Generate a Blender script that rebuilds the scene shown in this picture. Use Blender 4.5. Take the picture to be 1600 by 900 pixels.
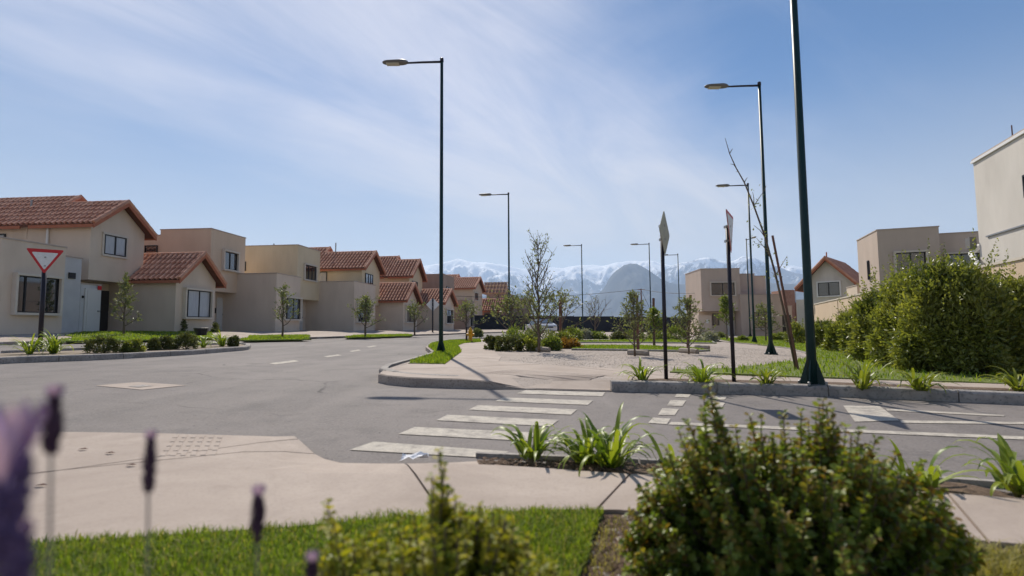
import bpy, bmesh, math, random
import numpy as np
from mathutils import Vector, Matrix, noise

for o in list(bpy.data.objects): bpy.data.objects.remove(o)
S = bpy.context.scene
COL = S.collection
rnd = random.Random(7)
npr = np.random.default_rng(11)

# ------------------------------------------------------------------ camera
EYE = .8                                    # metres above the road
FPX = 800.0                                 # focal length in photo pixels (18 mm on 36 mm, 1600 px wide)
camd = bpy.data.cameras.new('camera'); cam = bpy.data.objects.new('camera', camd); COL.objects.link(cam)
camd.sensor_width = 36; camd.lens = 18; camd.clip_start = .05; camd.clip_end = 60000
RC = (Matrix.Rotation(math.pi/2 + math.atan(59/800), 3, 'X') @ Matrix.Rotation(math.radians(-.42), 3, 'Z'))
cam.rotation_euler = RC.to_euler(); cam.location = (0, 0, EYE)
camd.dof.use_dof = True; camd.dof.focus_distance = 22.0; camd.dof.aperture_fstop = 2.0
S.camera = cam

# ------------------------------------------------------------------ sky, sun, exposure
SUN_EL, SUN_AZ = math.radians(46.5), math.radians(-13.5)       # azimuth from +Y, clockwise positive
w = bpy.data.worlds.new('World'); S.world = w; w.use_nodes = True
nt = w.node_tree; nt.nodes.clear()
def N(t, **k):
    n = nt.nodes.new(t)
    for a, b in k.items(): setattr(n, a, b)
    return n
out = N('ShaderNodeOutputWorld'); bg = N('ShaderNodeBackground'); bg.inputs[1].default_value = .082
sky = N('ShaderNodeTexSky', sky_type='NISHITA', sun_disc=False, sun_elevation=SUN_EL, sun_rotation=SUN_AZ,
        altitude=1200, air_density=1.0, dust_density=.12, ozone_density=3.4)
# thin cirrus: streaky noise on a flat cloud layer seen from below
tc = N('ShaderNodeTexCoord'); sep = N('ShaderNodeSeparateXYZ'); nt.links.new(tc.outputs['Generated'], sep.inputs[0])
mz = N('ShaderNodeMath', operation='MAXIMUM'); nt.links.new(sep.outputs[2], mz.inputs[0]); mz.inputs[1].default_value = .0
az_ = N('ShaderNodeMath', operation='ADD'); nt.links.new(mz.outputs[0], az_.inputs[0]); az_.inputs[1].default_value = .16
dx = N('ShaderNodeMath', operation='DIVIDE'); nt.links.new(sep.outputs[0], dx.inputs[0]); nt.links.new(az_.outputs[0], dx.inputs[1])
dy = N('ShaderNodeMath', operation='DIVIDE'); nt.links.new(sep.outputs[1], dy.inputs[0]); nt.links.new(az_.outputs[0], dy.inputs[1])
cmb = N('ShaderNodeCombineXYZ'); nt.links.new(dx.outputs[0], cmb.inputs[0]); nt.links.new(dy.outputs[0], cmb.inputs[1])
def cloud(rot, sc, loc, nscale, detail, rough, dist, lo, hi):
    m0 = N('ShaderNodeMapping'); m0.inputs['Rotation'].default_value[2] = rot; nt.links.new(cmb.outputs[0], m0.inputs[0])
    mp = N('ShaderNodeMapping'); mp.inputs['Scale'].default_value = sc; mp.inputs['Location'].default_value = loc
    nt.links.new(m0.outputs[0], mp.inputs[0])
    no = N('ShaderNodeTexNoise'); no.inputs['Scale'].default_value = nscale; no.inputs['Detail'].default_value = detail
    no.inputs['Roughness'].default_value = rough; no.inputs['Distortion'].default_value = dist
    nt.links.new(mp.outputs[0], no.inputs[0])
    mr = N('ShaderNodeMapRange'); mr.interpolation_type = 'SMOOTHSTEP'
    mr.inputs[1].default_value = lo; mr.inputs[2].default_value = hi
    nt.links.new(no.outputs[0], mr.inputs[0]); return mr
def mth(op, a, b):
    n = N('ShaderNodeMath', operation=op)
    for i, q in enumerate((a, b)):
        if isinstance(q, (int, float)): n.inputs[i].default_value = q
        else: nt.links.new(q, n.inputs[i])
    return n.outputs[0]
def srange(v, lo, hi, to=1.):
    mr = N('ShaderNodeMapRange'); mr.interpolation_type = 'SMOOTHSTEP'; mr.inputs[1].default_value = lo; mr.inputs[2].default_value = hi; mr.inputs[4].default_value = to
    nt.links.new(v, mr.inputs[0]); return mr.outputs[0]
ANG = math.atan2(1.3, 1)                       # streak direction of the cirrus
fine = cloud(-ANG, (.42, 1.25, 1), (.6, .3, 0), 1.35, 11, .62, 1.2, .30, .72).outputs[0]
wisp = cloud(-ANG+.25, (.55, 1.3, 1), (5.3, 2.1, 0), .9, 8, .6, 1.2, .42, .80).outputs[0]
s_ = mth('SUBTRACT', dx.outputs[0], mth('MULTIPLY', dy.outputs[0], .769))
wob = cloud(0, (1, 1, 1), (1.7, .4, 0), .9, 5, .55, .4, 0, 1).outputs[0]
s_ = mth('ADD', s_, mth('MULTIPLY', mth('SUBTRACT', wob, .5), 1.4))
band = mth('MULTIPLY', srange(s_, -.10, -1.15), srange(s_, -3.2, -1.5))
msk = mth('ADD', mth('MULTIPLY', band, mth('ADD', .40, mth('MULTIPLY', fine, .48))), mth('MULTIPLY', wisp, .16))
mul2 = N('ShaderNodeMath', operation='MINIMUM'); nt.links.new(msk, mul2.inputs[0]); mul2.inputs[1].default_value = .92
mix = N('ShaderNodeMixRGB'); nt.links.new(mul2.outputs[0], mix.inputs[0]); hs = N('ShaderNodeHueSaturation'); hs.inputs['Saturation'].default_value = 1.3; hs.inputs['Value'].default_value = .86; nt.links.new(sky.outputs[0], hs.inputs['Color']); nt.links.new(hs.outputs[0], mix.inputs[1])
mix.inputs[2].default_value = (7.6, 7.5, 8.3, 1)
veil = N('ShaderNodeMixRGB'); nt.links.new(srange(sep.outputs[2], .44, -.02, .84), veil.inputs[0]); nt.links.new(mix.outputs[0], veil.inputs[1]); veil.inputs[2].default_value = (7.5, 7.0, 5.9, 1)
nt.links.new(veil.outputs[0], bg.inputs[0]); nt.links.new(bg.outputs[0], out.inputs[0])

sund = bpy.data.lights.new('sun', 'SUN'); sund.energy = 4.3; sund.angle = math.radians(.53); sund.color = (1, .93, .82)
sun = bpy.data.objects.new('sun', sund); COL.objects.link(sun)
to_sun = Vector((math.sin(SUN_AZ)*math.cos(SUN_EL), math.cos(SUN_AZ)*math.cos(SUN_EL), math.sin(SUN_EL)))
sun.rotation_euler = to_sun.to_track_quat('Z', 'Y').to_euler(); sun.location = (0, 0, 30)

S.render.engine = 'CYCLES'
S.view_settings.view_transform = 'Standard'; S.view_settings.look = 'None'
S.view_settings.exposure = .36; S.view_settings.gamma = 1; S.view_settings.use_curve_mapping = False
S.cycles.max_bounces = 6; S.cycles.transparent_max_bounces = 8; S.cycles.volume_bounces = 2

# ------------------------------------------------------------------ survey of the ground (it falls 1 degree to the right)
def ray(px, py): return RC @ Vector(((px-800)/FPX, (450-py)/FPX, -1))
_n = ray(0, 501).cross(ray(1600, 517)); SX, SY = -_n.x/_n.z, -_n.y/_n.z
def gz(x, y): return SX*x + SY*y
def P(px, py, dz=0):
    r = ray(px, py); t = (dz-EYE)/(r.z-SX*r.x-SY*r.y)
    return Vector((0, 0, EYE)) + r*t
def at(px, py, d):
    r = ray(px, py); return Vector((0, 0, EYE)) + r*(d/r.y)
def ss(a, b, x):
    t = min(1, max(0, (x-a)/(b-a))); return t*t*(3-2*t)

# ------------------------------------------------------------------ materials
def material(name, col, rough=.8, col2=None, scale=5., detail=6, bump=0., bscale=60., spec=.35, metal=0., island=0.,
             streak=0., speck=None, sscale=200., trans=None, stretch=None, contrast=(.35, .68), coat=0.):
    m = bpy.data.materials.new(name); m.use_nodes = True; t = m.node_tree; n = t.nodes; L = t.links
    b = n['Principled BSDF']; b.inputs['Roughness'].default_value = rough; b.inputs['Metallic'].default_value = metal
    b.inputs['Specular IOR Level'].default_value = spec
    if coat: b.inputs['Coat Weight'].default_value = coat; b.inputs['Coat Roughness'].default_value = .04
    tcn = n.new('ShaderNodeNewGeometry'); vec = tcn.outputs['Position']
    if stretch:
        mp = n.new('ShaderNodeMapping'); mp.inputs['Scale'].default_value = stretch; L.new(vec, mp.inputs[0]); vec = mp.outputs[0]
    c = None
    if col2:
        no = n.new('ShaderNodeTexNoise'); no.inputs['Scale'].default_value = scale; no.inputs['Detail'].default_value = detail
        no.inputs['Roughness'].default_value = .6
        L.new(vec, no.inputs[0])
        mr = n.new('ShaderNodeMapRange'); mr.inputs[1].default_value = contrast[0]; mr.inputs[2].default_value = contrast[1]; L.new(no.outputs[0], mr.inputs[0])
        fac = mr.outputs[0]
        if island:
            mx = n.new('ShaderNodeMix'); mx.inputs[0].default_value = island; L.new(fac, mx.inputs[2]); L.new(tcn.outputs['Random Per Island'], mx.inputs[3]); fac = mx.outputs[0]
        r = n.new('ShaderNodeMixRGB'); r.inputs[1].default_value = (*col, 1); r.inputs[2].default_value = (*col2, 1); L.new(fac, r.inputs[0]); c = r.outputs[0]
    if speck:
        no = n.new('ShaderNodeTexNoise'); no.inputs['Scale'].default_value = sscale; no.inputs['Detail'].default_value = 2; L.new(vec, no.inputs[0])
        mr = n.new('ShaderNodeMapRange'); mr.inputs[1].default_value = .52; mr.inputs[2].default_value = .70; L.new(no.outputs[0], mr.inputs[0])
        r2 = n.new('ShaderNodeMixRGB'); L.new(mr.outputs[0], r2.inputs[0]); r2.inputs[2].default_value = (*speck, 1)
        if c: L.new(c, r2.inputs[1])
        else: r2.inputs[1].default_value = (*col, 1)
        c = r2.outputs[0]
    if streak:
        mp2 = n.new('ShaderNodeMapping'); mp2.inputs['Scale'].default_value = (1.5, 1.5, .22); L.new(tcn.outputs['Position'], mp2.inputs[0])
        no = n.new('ShaderNodeTexNoise'); no.inputs['Scale'].default_value = 1.0; no.inputs['Detail'].default_value = 7; no.inputs['Roughness'].default_value = .7; L.new(mp2.outputs[0], no.inputs[0])
        n3 = n.new('ShaderNodeTexNoise'); n3.inputs['Scale'].default_value = .35; n3.inputs['Detail'].default_value = 4; L.new(tcn.outputs['Position'], n3.inputs[0])
        mu = n.new('ShaderNodeMath'); mu.operation = 'MULTIPLY'; L.new(no.outputs[0], mu.inputs[0]); L.new(n3.outputs[0], mu.inputs[1])
        mr = n.new('ShaderNodeMapRange'); mr.inputs[1].default_value = .20; mr.inputs[2].default_value = .38; mr.inputs[3].default_value = 0; mr.inputs[4].default_value = streak; L.new(mu.outputs[0], mr.inputs[0])
        r3 = n.new('ShaderNodeMixRGB'); L.new(mr.outputs[0], r3.inputs[0]); L.new(c, r3.inputs[1]); r3.inputs[2].default_value = (col[0]*.5, col[1]*.47, col[2]*.45, 1); c = r3.outputs[0]
    if c: L.new(c, b.inputs['Base Color'])
    else: b.inputs['Base Color'].default_value = (*col, 1)
    if bump:
        no = n.new('ShaderNodeTexNoise'); no.inputs['Scale'].default_value = bscale; no.inputs['Detail'].default_value = 5; L.new(vec, no.inputs[0])
        bp = n.new('ShaderNodeBump'); bp.inputs['Strength'].default_value = bump; bp.inputs['Distance'].default_value = .01
        L.new(no.outputs[0], bp.inputs['Height']); L.new(bp.outputs[0], b.inputs['Normal'])
    if trans:
        tr = n.new('ShaderNodeBsdfTranslucent'); ms = n.new('ShaderNodeMixShader'); ms.inputs[0].default_value = trans
        if c:
            g = n.new('ShaderNodeMixRGB'); g.blend_type = 'MULTIPLY'; g.inputs[0].default_value = 1; g.inputs[2].default_value = (1.5, 1.45, .6, 1)
            L.new(c, g.inputs[1]); L.new(g.outputs[0], tr.inputs[0])
        else: tr.inputs[0].default_value = (col[0]*1.5, col[1]*1.45, col[2]*.6, 1)
        L.new(b.outputs[0], ms.inputs[1]); L.new(tr.outputs[0], ms.inputs[2]); L.new(ms.outputs[0], n['Material Output'].inputs[0])
    return m
M = {}
def mm(k, *a, **kw): M[k] = material(k, *a, **kw)
mm('earth', (.20, .155, .115), .95, (.30, .24, .18), scale=1.2, bump=.5, bscale=30)
mm('soil', (.085, .055, .038), .95, (.19, .13, .09), scale=22, bump=.9, bscale=60)
mm('gravel', (.33, .275, .235), .95, (.43, .365, .315), scale=1.6, bump=.5, bscale=70, speck=(.24, .20, .17), sscale=40)
mm('kerb', (.25, .225, .205), .88, (.40, .36, .325), scale=5, bump=.4, bscale=70, detail=9, speck=(.19, .18, .17), sscale=30)
mm('turf', (.10, .135, .025), .95, (.17, .19, .045), scale=14, bump=.6, bscale=80)
mm('grass', (.11, .20, .016), .55, (.28, .34, .045), scale=3, island=.75, trans=.45, spec=.3)
mm('dry_grass', (.22, .22, .05), .7, (.42, .36, .14), scale=3, island=.8, trans=.4)
mm('stucco', (.63, .515, .41), .92, (.675, .56, .45), scale=.9, bump=.25, bscale=90, stretch=(1, 1, .5), detail=8, streak=.2)
mm('stucco_b', (.62, .475, .345), .92, (.67, .52, .385), scale=.8, bump=.25, bscale=90, stretch=(1, 1, .5), detail=8, streak=.2)
mm('stucco_yellow', (.64, .52, .345), .92, (.69, .57, .395), scale=.8, bump=.25, bscale=90, stretch=(1, 1, .5), detail=8, streak=.2)
mm('stucco_brown', (.34, .25, .20), .92, (.40, .30, .24), scale=.8, bump=.25, bscale=90, stretch=(1, 1, .5), streak=.2)
mm('stucco_pink', (.50, .405, .335), .92, (.55, .445, .37), scale=.7, bump=.25, bscale=90, stretch=(1, 1, .5), streak=.2)
mm('stucco_white', (.58, .54, .485), .9, (.67, .625, .565), scale=.7, bump=.35, bscale=60, stretch=(1, 1, .4), detail=9, streak=.2)
mm('trim', (.58, .51, .43), .85, (.63, .56, .48), scale=3)
mm('cap', (.42, .34, .29), .8, (.48, .40, .34), scale=3)
mm('white_wall', (.52, .51, .51), .85, (.60, .59, .58), scale=1.5, streak=.15)
mm('white_metal', (.75, .74, .72), .5)
mm('tile', (.42, .185, .115), .85, (.64, .36, .25), scale=1.5, island=.45, bump=.2, bscale=60)
mm('roof_deck', (.10, .04, .025), .9, (.14, .055, .035), scale=4)
mm('barge', (.36, .12, .065), .75, (.42, .155, .085), scale=4)
mm('timber', (.45, .27, .14), .85, (.55, .35, .2), scale=4, stretch=(1, 1, 6))
mm('frame', (.012, .012, .014), .4)
mm('glass', (.018, .021, .025), .04, spec=.9, coat=1)
mm('curtain', (.40, .41, .43), .5, (.30, .31, .33), scale=9, stretch=(3, 3, .2), spec=.5, coat=1)
mm('door_dark', (.03, .024, .022), .5)
mm('door_white', (.62, .60, .57), .6)
mm('metal_grey', (.30, .30, .30), .45, metal=.6)
mm('pole_green', (.005, .026, .026), .45, (.008, .032, .031), scale=6, spec=.3)
mm('pole_dark', (.018, .014, .022), .45)
mm('lamp_grey', (.16, .15, .14), .5)
mm('lens', (.5, .46, .36), .25)
mm('sign_white', (.80, .80, .79), .45, (.70, .70, .68), scale=14)
mm('sign_back', (.34, .33, .26), .5, (.22, .21, .17), scale=9, metal=.3)
mm('sign_yellow', (.55, .42, .06), .45, (.42, .34, .1), scale=12)
mm('sign_pale', (.42, .40, .27), .5, (.32, .31, .24), scale=12)
mm('sign_red', (.55, .025, .03), .45)
mm('hydrant', (.72, .36, .01), .4, (.62, .30, .01), scale=9)
mm('bark', (.10, .075, .055), .95, (.17, .13, .1), scale=20, bump=.8, bscale=60)
mm('stake', (.12, .06, .045), .9, (.20, .10, .075), scale=12, stretch=(1, 1, .2))
mm('wood_log', (.26, .22, .18), .9, (.36, .31, .26), scale=8, bump=.6, bscale=40)
mm('fence', (.016, .018, .026), .75, (.026, .028, .038), scale=1.5)
mm('brick', (.30, .16, .11), .9, (.38, .22, .16), scale=6)
mm('litter', (.72, .72, .74), .6)
mm('car_white', (.72, .72, .74), .25, spec=.6, coat=1)
mm('rubber', (.02, .02, .02), .8)
mm('wire', (.02, .02, .022), .6)
mm('mulch', (.07, .042, .026), .95, (.2, .13, .085), scale=30, island=.8)
mm('pebble', (.30, .25, .21), .9, (.46, .40, .34), scale=30, island=.8)
mm('box_leaf', (.07, .13, .018), .36, (.30, .35, .06), scale=6, island=.75, trans=.38, spec=.36)
mm('red_leaf', (.17, .085, .02), .5, (.32, .30, .05), scale=6, island=.8, trans=.36, spec=.28)
mm('yellow_leaf', (.18, .24, .02), .5, (.42, .36, .04), scale=7, island=.8, trans=.42, spec=.28)
mm('hedge_leaf', (.065, .105, .02), .32, (.33, .34, .09), scale=1.3, island=.55, trans=.45, spec=.42)
mm('olive_leaf', (.10, .13, .055), .5, (.26, .28, .13), scale=4, island=.8, trans=.3, spec=.4)
mm('lime_leaf', (.10, .16, .03), .5, (.24, .27, .07), scale=4, island=.8, trans=.38)
mm('dull_leaf', (.055, .08, .022), .5, (.17, .17, .055), scale=4, island=.8, trans=.25)
mm('orange_leaf', (.20, .10, .025), .55, (.34, .2, .05), scale=4, island=.8, trans=.3)
mm('grey_leaf', (.22, .24, .2), .6, (.4, .4, .36), scale=4, island=.8, trans=.25)
mm('strap_leaf', (.085, .16, .018), .42, (.32, .37, .045), scale=3, island=.8, trans=.38, spec=.5)
mm('strap_yellow', (.12, .17, .02), .4, (.30, .32, .05), scale=3, island=.8, trans=.4, spec=.5)
mm('lavender', (.030, .014, .028), .7, (.075, .036, .075), scale=120, island=.7)
mm('lav_bloom', (.09, .06, .15), .7, (.22, .16, .34), scale=90, island=.7, trans=.3)
mm('lav_petal', (.20, .13, .40), .6, (.36, .27, .60), scale=60, island=.7, trans=.45)
mm('lav_stem', (.12, .10, .10), .8, (.2, .19, .15), scale=60)

def road_mat(name, paint=None, conc=False):
    m = bpy.data.materials.new(name); m.use_nodes = True; t = m.node_tree; n = t.nodes; L = t.links; b = n['Principled BSDF']; b.inputs['Roughness'].default_value = .86; b.inputs['Specular IOR Level'].default_value = .3
    g = n.new('ShaderNodeNewGeometry'); pos = g.outputs['Position']
    def nz(scale, detail=6, rough=.6, vec=None, dist=0.):
        q = n.new('ShaderNodeTexNoise'); q.inputs['Scale'].default_value = scale; q.inputs['Detail'].default_value = detail; q.inputs['Roughness'].default_value = rough; q.inputs['Distortion'].default_value = dist; L.new(vec or pos, q.inputs[0]); return q.outputs[0]
    def mr(v, a, b_, lo=0., hi=1.):
        q = n.new('ShaderNodeMapRange'); q.inputs[1].default_value = a; q.inputs[2].default_value = b_; q.inputs[3].default_value = lo; q.inputs[4].default_value = hi; L.new(v, q.inputs[0]); return q.outputs[0]
    def mx(f, a, b_):
        q = n.new('ShaderNodeMixRGB'); L.new(f, q.inputs[0])
        for i, x in ((1, a), (2, b_)):
            if isinstance(x, tuple): q.inputs[i].default_value = (*x, 1)
            else: L.new(x, q.inputs[i])
        return q.outputs[0]
    def mul(a, b_):
        q = n.new('ShaderNodeMath'); q.operation = 'MULTIPLY'; L.new(a, q.inputs[0])
        if isinstance(b_, float): q.inputs[1].default_value = b_
        else: L.new(b_, q.inputs[1])
        return q.outputs[0]
    if conc:
        c = mx(mr(nz(1.1, 9, .68, dist=.5), .33, .7), (.32, .258, .215), (.46, .382, .322))
        c = mx(mul(mr(nz(3.5, 8, .75), .55, .75), .45), c, (.24, .19, .155))                       # stains
        c = mx(mul(mr(nz(.6, 6, .6), .52, .68), .35), c, (.53, .45, .385))                          # dusty, bleached areas
        c = mx(mul(mr(nz(70, 3, .6), .5, .7), .35), c, (.27, .22, .185))
        vo_ = n.new('ShaderNodeTexVoronoi'); vo_.feature = 'DISTANCE_TO_EDGE'; vo_.inputs['Scale'].default_value = .55
        wv = n.new('ShaderNodeMixRGB'); wv.blend_type = 'ADD'; wv.inputs[0].default_value = .3; L.new(pos, wv.inputs[1])
        nn_ = n.new('ShaderNodeTexNoise'); nn_.inputs['Scale'].default_value = 2.; nn_.inputs['Detail'].default_value = 6; L.new(pos, nn_.inputs[0]); L.new(nn_.outputs[1], wv.inputs[2]); L.new(wv.outputs[0], vo_.inputs[0])
        c = mx(mul(mul(mr(vo_.outputs[0], .001, .0035, 1, 0), mr(nz(.5, 3), .55, .62)), .7), c, (.13, .10, .085))
        L.new(c, b.inputs['Base Color'])
        bp = n.new('ShaderNodeBump'); bp.inputs['Strength'].default_value = .12; bp.inputs['Distance'].default_value = .005; L.new(nz(60, 6, .7), bp.inputs['Height']); L.new(bp.outputs[0], b.inputs['Normal']); return m
    c = mx(mr(nz(.32, 8, .65, dist=.6), .35, .68), (.150, .133, .124), (.238, .208, .192))       # broad worn and dusty areas
    c = mx(mul(mr(nz(1.7, 7, .7), .50, .68), .65), c, (.112, .10, .095))                           # darker patches, old oil
    mp = n.new('ShaderNodeMapping'); mp.inputs['Rotation'].default_value[2] = math.radians(20); mp.inputs['Scale'].default_value = (1.3, .05, 1); L.new(pos, mp.inputs[0])
    c = mx(mul(mr(nz(1.0, 4, .5, mp.outputs[0]), .5, .70), .5), c, (.25, .22, .20))            # tracks along the traffic
    c = mx(mul(mr(nz(55, 3, .6), .5, .68), .55), c, (.28, .25, .23))                               # stone grain
    c = mx(mul(mr(nz(38, 2, .6), .62, .74), .8), c, (.06, .055, .052))
    vo_ = n.new('ShaderNodeTexVoronoi'); vo_.feature = 'DISTANCE_TO_EDGE'; vo_.inputs['Scale'].default_value = .33
    wv = n.new('ShaderNodeMixRGB'); wv.blend_type = 'ADD'; wv.inputs[0].default_value = .35; L.new(pos, wv.inputs[1])
    nn_ = n.new('ShaderNodeTexNoise'); nn_.inputs['Scale'].default_value = 1.6; nn_.inputs['Detail'].default_value = 6; L.new(pos, nn_.inputs[0]); L.new(nn_.outputs[1], wv.inputs[2]); L.new(wv.outputs[0], vo_.inputs[0])
    c = mx(mul(mul(mr(vo_.outputs[0], .0025, .0075, 1, 0), mr(nz(.4, 3), .5, .6)), .75), c, (.045, .04, .038))    # thin cracks in places
    if paint:
        wear = mr(nz(7, 9, .78), .40, .62); wear2 = mr(nz(45, 4, .7), .38, .62)
        q = n.new('ShaderNodeMath'); q.operation = 'MAXIMUM'; L.new(mul(wear, .75), q.inputs[0]); L.new(mul(wear2, .45), q.inputs[1])
        c = mx(q.outputs[0], paint, c)
    L.new(c, b.inputs['Base Color'])
    bp = n.new('ShaderNodeBump'); bp.inputs['Strength'].default_value = .45; bp.inputs['Distance'].default_value = .006; L.new(nz(110, 4, .7), bp.inputs['Height']); L.new(bp.outputs[0], b.inputs['Normal']); return m
M['asphalt'] = road_mat('asphalt'); M['paint'] = road_mat('paint', (.58, .525, .44)); M['concrete'] = road_mat('concrete', conc=True)
# mountain materials: bare rock, snow on the high and gentle faces
def rock(name, low, high, snow_z=None):
    m = bpy.data.materials.new(name); m.use_nodes = True; t = m.node_tree; n = t.nodes; L = t.links
    b = n['Principled BSDF']; b.inputs['Roughness'].default_value = .95; b.inputs['Specular IOR Level'].default_value = .1
    g = n.new('ShaderNodeNewGeometry'); no = n.new('ShaderNodeTexNoise'); no.inputs['Scale'].default_value = .004; no.inputs['Detail'].default_value = 9
    L.new(g.outputs['Position'], no.inputs[0])
    r = n.new('ShaderNodeMixRGB'); r.inputs[1].default_value = (*low, 1); r.inputs[2].default_value = (*high, 1); L.new(no.outputs[0], r.inputs[0]); c = r.outputs[0]
    if snow_z:
        sp = n.new('ShaderNodeSeparateXYZ'); L.new(g.outputs['Position'], sp.inputs[0])
        n2 = n.new('ShaderNodeTexNoise'); n2.inputs['Scale'].default_value = .006; n2.inputs['Detail'].default_value = 8; n2.inputs['Roughness'].default_value = .7
        mp = n.new('ShaderNodeMapping'); mp.inputs['Scale'].default_value = (1, 1, .35); L.new(g.outputs['Position'], mp.inputs[0]); L.new(mp.outputs[0], n2.inputs[0])
        ad = n.new('ShaderNodeMath'); ad.operation = 'MULTIPLY_ADD'; L.new(n2.outputs[0], ad.inputs[0]); ad.inputs[1].default_value = 2000; L.new(sp.outputs[2], ad.inputs[2])
        mr = n.new('ShaderNodeMapRange'); mr.inputs[1].default_value = snow_z+1000-90; mr.inputs[2].default_value = snow_z+1000+90; L.new(ad.outputs[0], mr.inputs[0])
        r2 = n.new('ShaderNodeMixRGB'); L.new(mr.outputs[0], r2.inputs[0]); L.new(c, r2.inputs[1]); r2.inputs[2].default_value = (.95, .95, .95, 1); c = r2.outputs[0]
    L.new(c, b.inputs['Base Color']); return m
M['snow_rock'] = rock('snow_rock', (.15, .15, .15), (.26, .25, .24), 740)
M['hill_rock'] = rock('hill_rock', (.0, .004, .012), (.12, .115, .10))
M['far_rock'] = rock('far_rock', (.09, .09, .10), (.16, .15, .15), 930)

# ------------------------------------------------------------------ mesh helpers
class MB:
    def __init__(s): s.v = []; s.f = []
    def add(s, vs, fs):
        k = len(s.v); s.v += [tuple(x) for x in vs]; s.f += [tuple(i+k for i in f) for f in fs]
    def box(s, x0, x1, y0, y1, z0, z1, c=0.):
        if c:   # chamfered upright edges and top
            pts = [(x0+c, y0), (x1-c, y0), (x1, y0+c), (x1, y1-c), (x1-c, y1), (x0+c, y1), (x0, y1-c), (x0, y0+c)]
            s.add([(x, y, z0) for x, y in pts]+[(x, y, z1) for x, y in pts], [tuple(range(7, -1, -1)), tuple(range(8, 16))]+[(i, (i+1) % 8, (i+1) % 8+8, i+8) for i in range(8)]); return
        s.add([(x0,y0,z0),(x1,y0,z0),(x1,y1,z0),(x0,y1,z0),(x0,y0,z1),(x1,y0,z1),(x1,y1,z1),(x0,y1,z1)],
              [(3,2,1,0),(4,5,6,7),(0,1,5,4),(1,2,6,5),(2,3,7,6),(3,0,4,7)])
    def tube(s, path, rad, n=6, cap=True):
        path = [Vector(p) for p in path]; k = len(path); r = rad if isinstance(rad, (list, tuple)) else [rad]*k
        vs = []; ref = Vector((1, 0, 0))
        for i, p in enumerate(path):
            t = (path[min(i+1, k-1)]-path[max(i-1, 0)]).normalized()
            a = t.cross(ref)
            if a.length < .2: a = t.cross(Vector((0, 1, 0)))
            a.normalize(); b = t.cross(a)
            vs += [p+(a*math.cos(2*math.pi*j/n)+b*math.sin(2*math.pi*j/n))*r[i] for j in range(n)]
        fs = [(i*n+j, i*n+(j+1) % n, (i+1)*n+(j+1) % n, (i+1)*n+j) for i in range(k-1) for j in range(n)]
        if cap: fs += [tuple(range(n-1, -1, -1)), tuple(range((k-1)*n, k*n))]
        s.add(vs, fs)
    def lathe(s, prof, n=12, o=(0, 0, 0)):
        vs = [(o[0]+r*math.cos(2*math.pi*j/n), o[1]+r*math.sin(2*math.pi*j/n), o[2]+z) for r, z in prof for j in range(n)]
        k = len(prof)
        s.add(vs, [(i*n+j, i*n+(j+1) % n, (i+1)*n+(j+1) % n, (i+1)*n+j) for i in range(k-1) for j in range(n)]+[tuple(range(n-1, -1, -1)), tuple(range((k-1)*n, k*n))])
    def prism(s, poly, d):      # poly: 3D points of one planar face, d: extrusion vector
        k = len(poly); d = Vector(d); p = [Vector(q) for q in poly]
        s.add(p+[q+d for q in p], [tuple(range(k)), tuple(range(2*k-1, k-1, -1))]+[(i, i+k, (i+1) % k+k, (i+1) % k) for i in range(k)])
    def build(s, name, mat, parent=None, smooth=False, loc=None, fix=True):
        me = bpy.data.meshes.new(name); me.from_pydata(s.v, [], s.f)
        if fix:
            bm = bmesh.new(); bm.from_mesh(me); bmesh.ops.recalc_face_normals(bm, faces=bm.faces); bm.to_mesh(me); bm.free()
        return link(name, me, mat, parent, smooth, loc)
def link(name, me, mat, parent=None, smooth=False, loc=None):
    me.materials.append(M[mat] if isinstance(mat, str) else mat)
    if smooth: me.polygons.foreach_set('use_smooth', [True]*len(me.polygons))
    o = bpy.data.objects.new(name, me); COL.objects.link(o)
    if parent: o.parent = parent
    if loc is not None: o.location = loc
    return o
def tag(o, label=None, cat=None, group=None, kind=None):
    if label: o['label'] = label
    if cat: o['category'] = cat
    if group: o['group'] = group
    if kind: o['kind'] = kind
    return o
def thing(name, label, cat, loc=(0, 0, 0), rz=0, group=None):
    o = bpy.data.objects.new(name, None); COL.objects.link(o); o.location = loc; o.rotation_euler[2] = rz; o.empty_display_size = .2
    return tag(o, label, cat, group)
def npmesh(name, V, F, mat, parent=None, smooth=False, loc=None):
    V = np.asarray(V, np.float32).reshape(-1, 3); F = np.asarray(F, np.int32); k = F.shape[1]
    me = bpy.data.meshes.new(name); me.vertices.add(len(V)); me.vertices.foreach_set('co', V.ravel())
    me.loops.add(F.size); me.loops.foreach_set('vertex_index', F.ravel())
    me.polygons.add(len(F)); me.polygons.foreach_set('loop_start', np.arange(0, F.size, k, dtype=np.int32))
    me.update(calc_edges=True); me.validate()
    return link(name, me, mat, parent, smooth, loc)
def unit(a): return a/np.maximum(np.linalg.norm(a, axis=-1, keepdims=True), 1e-9)
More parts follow.
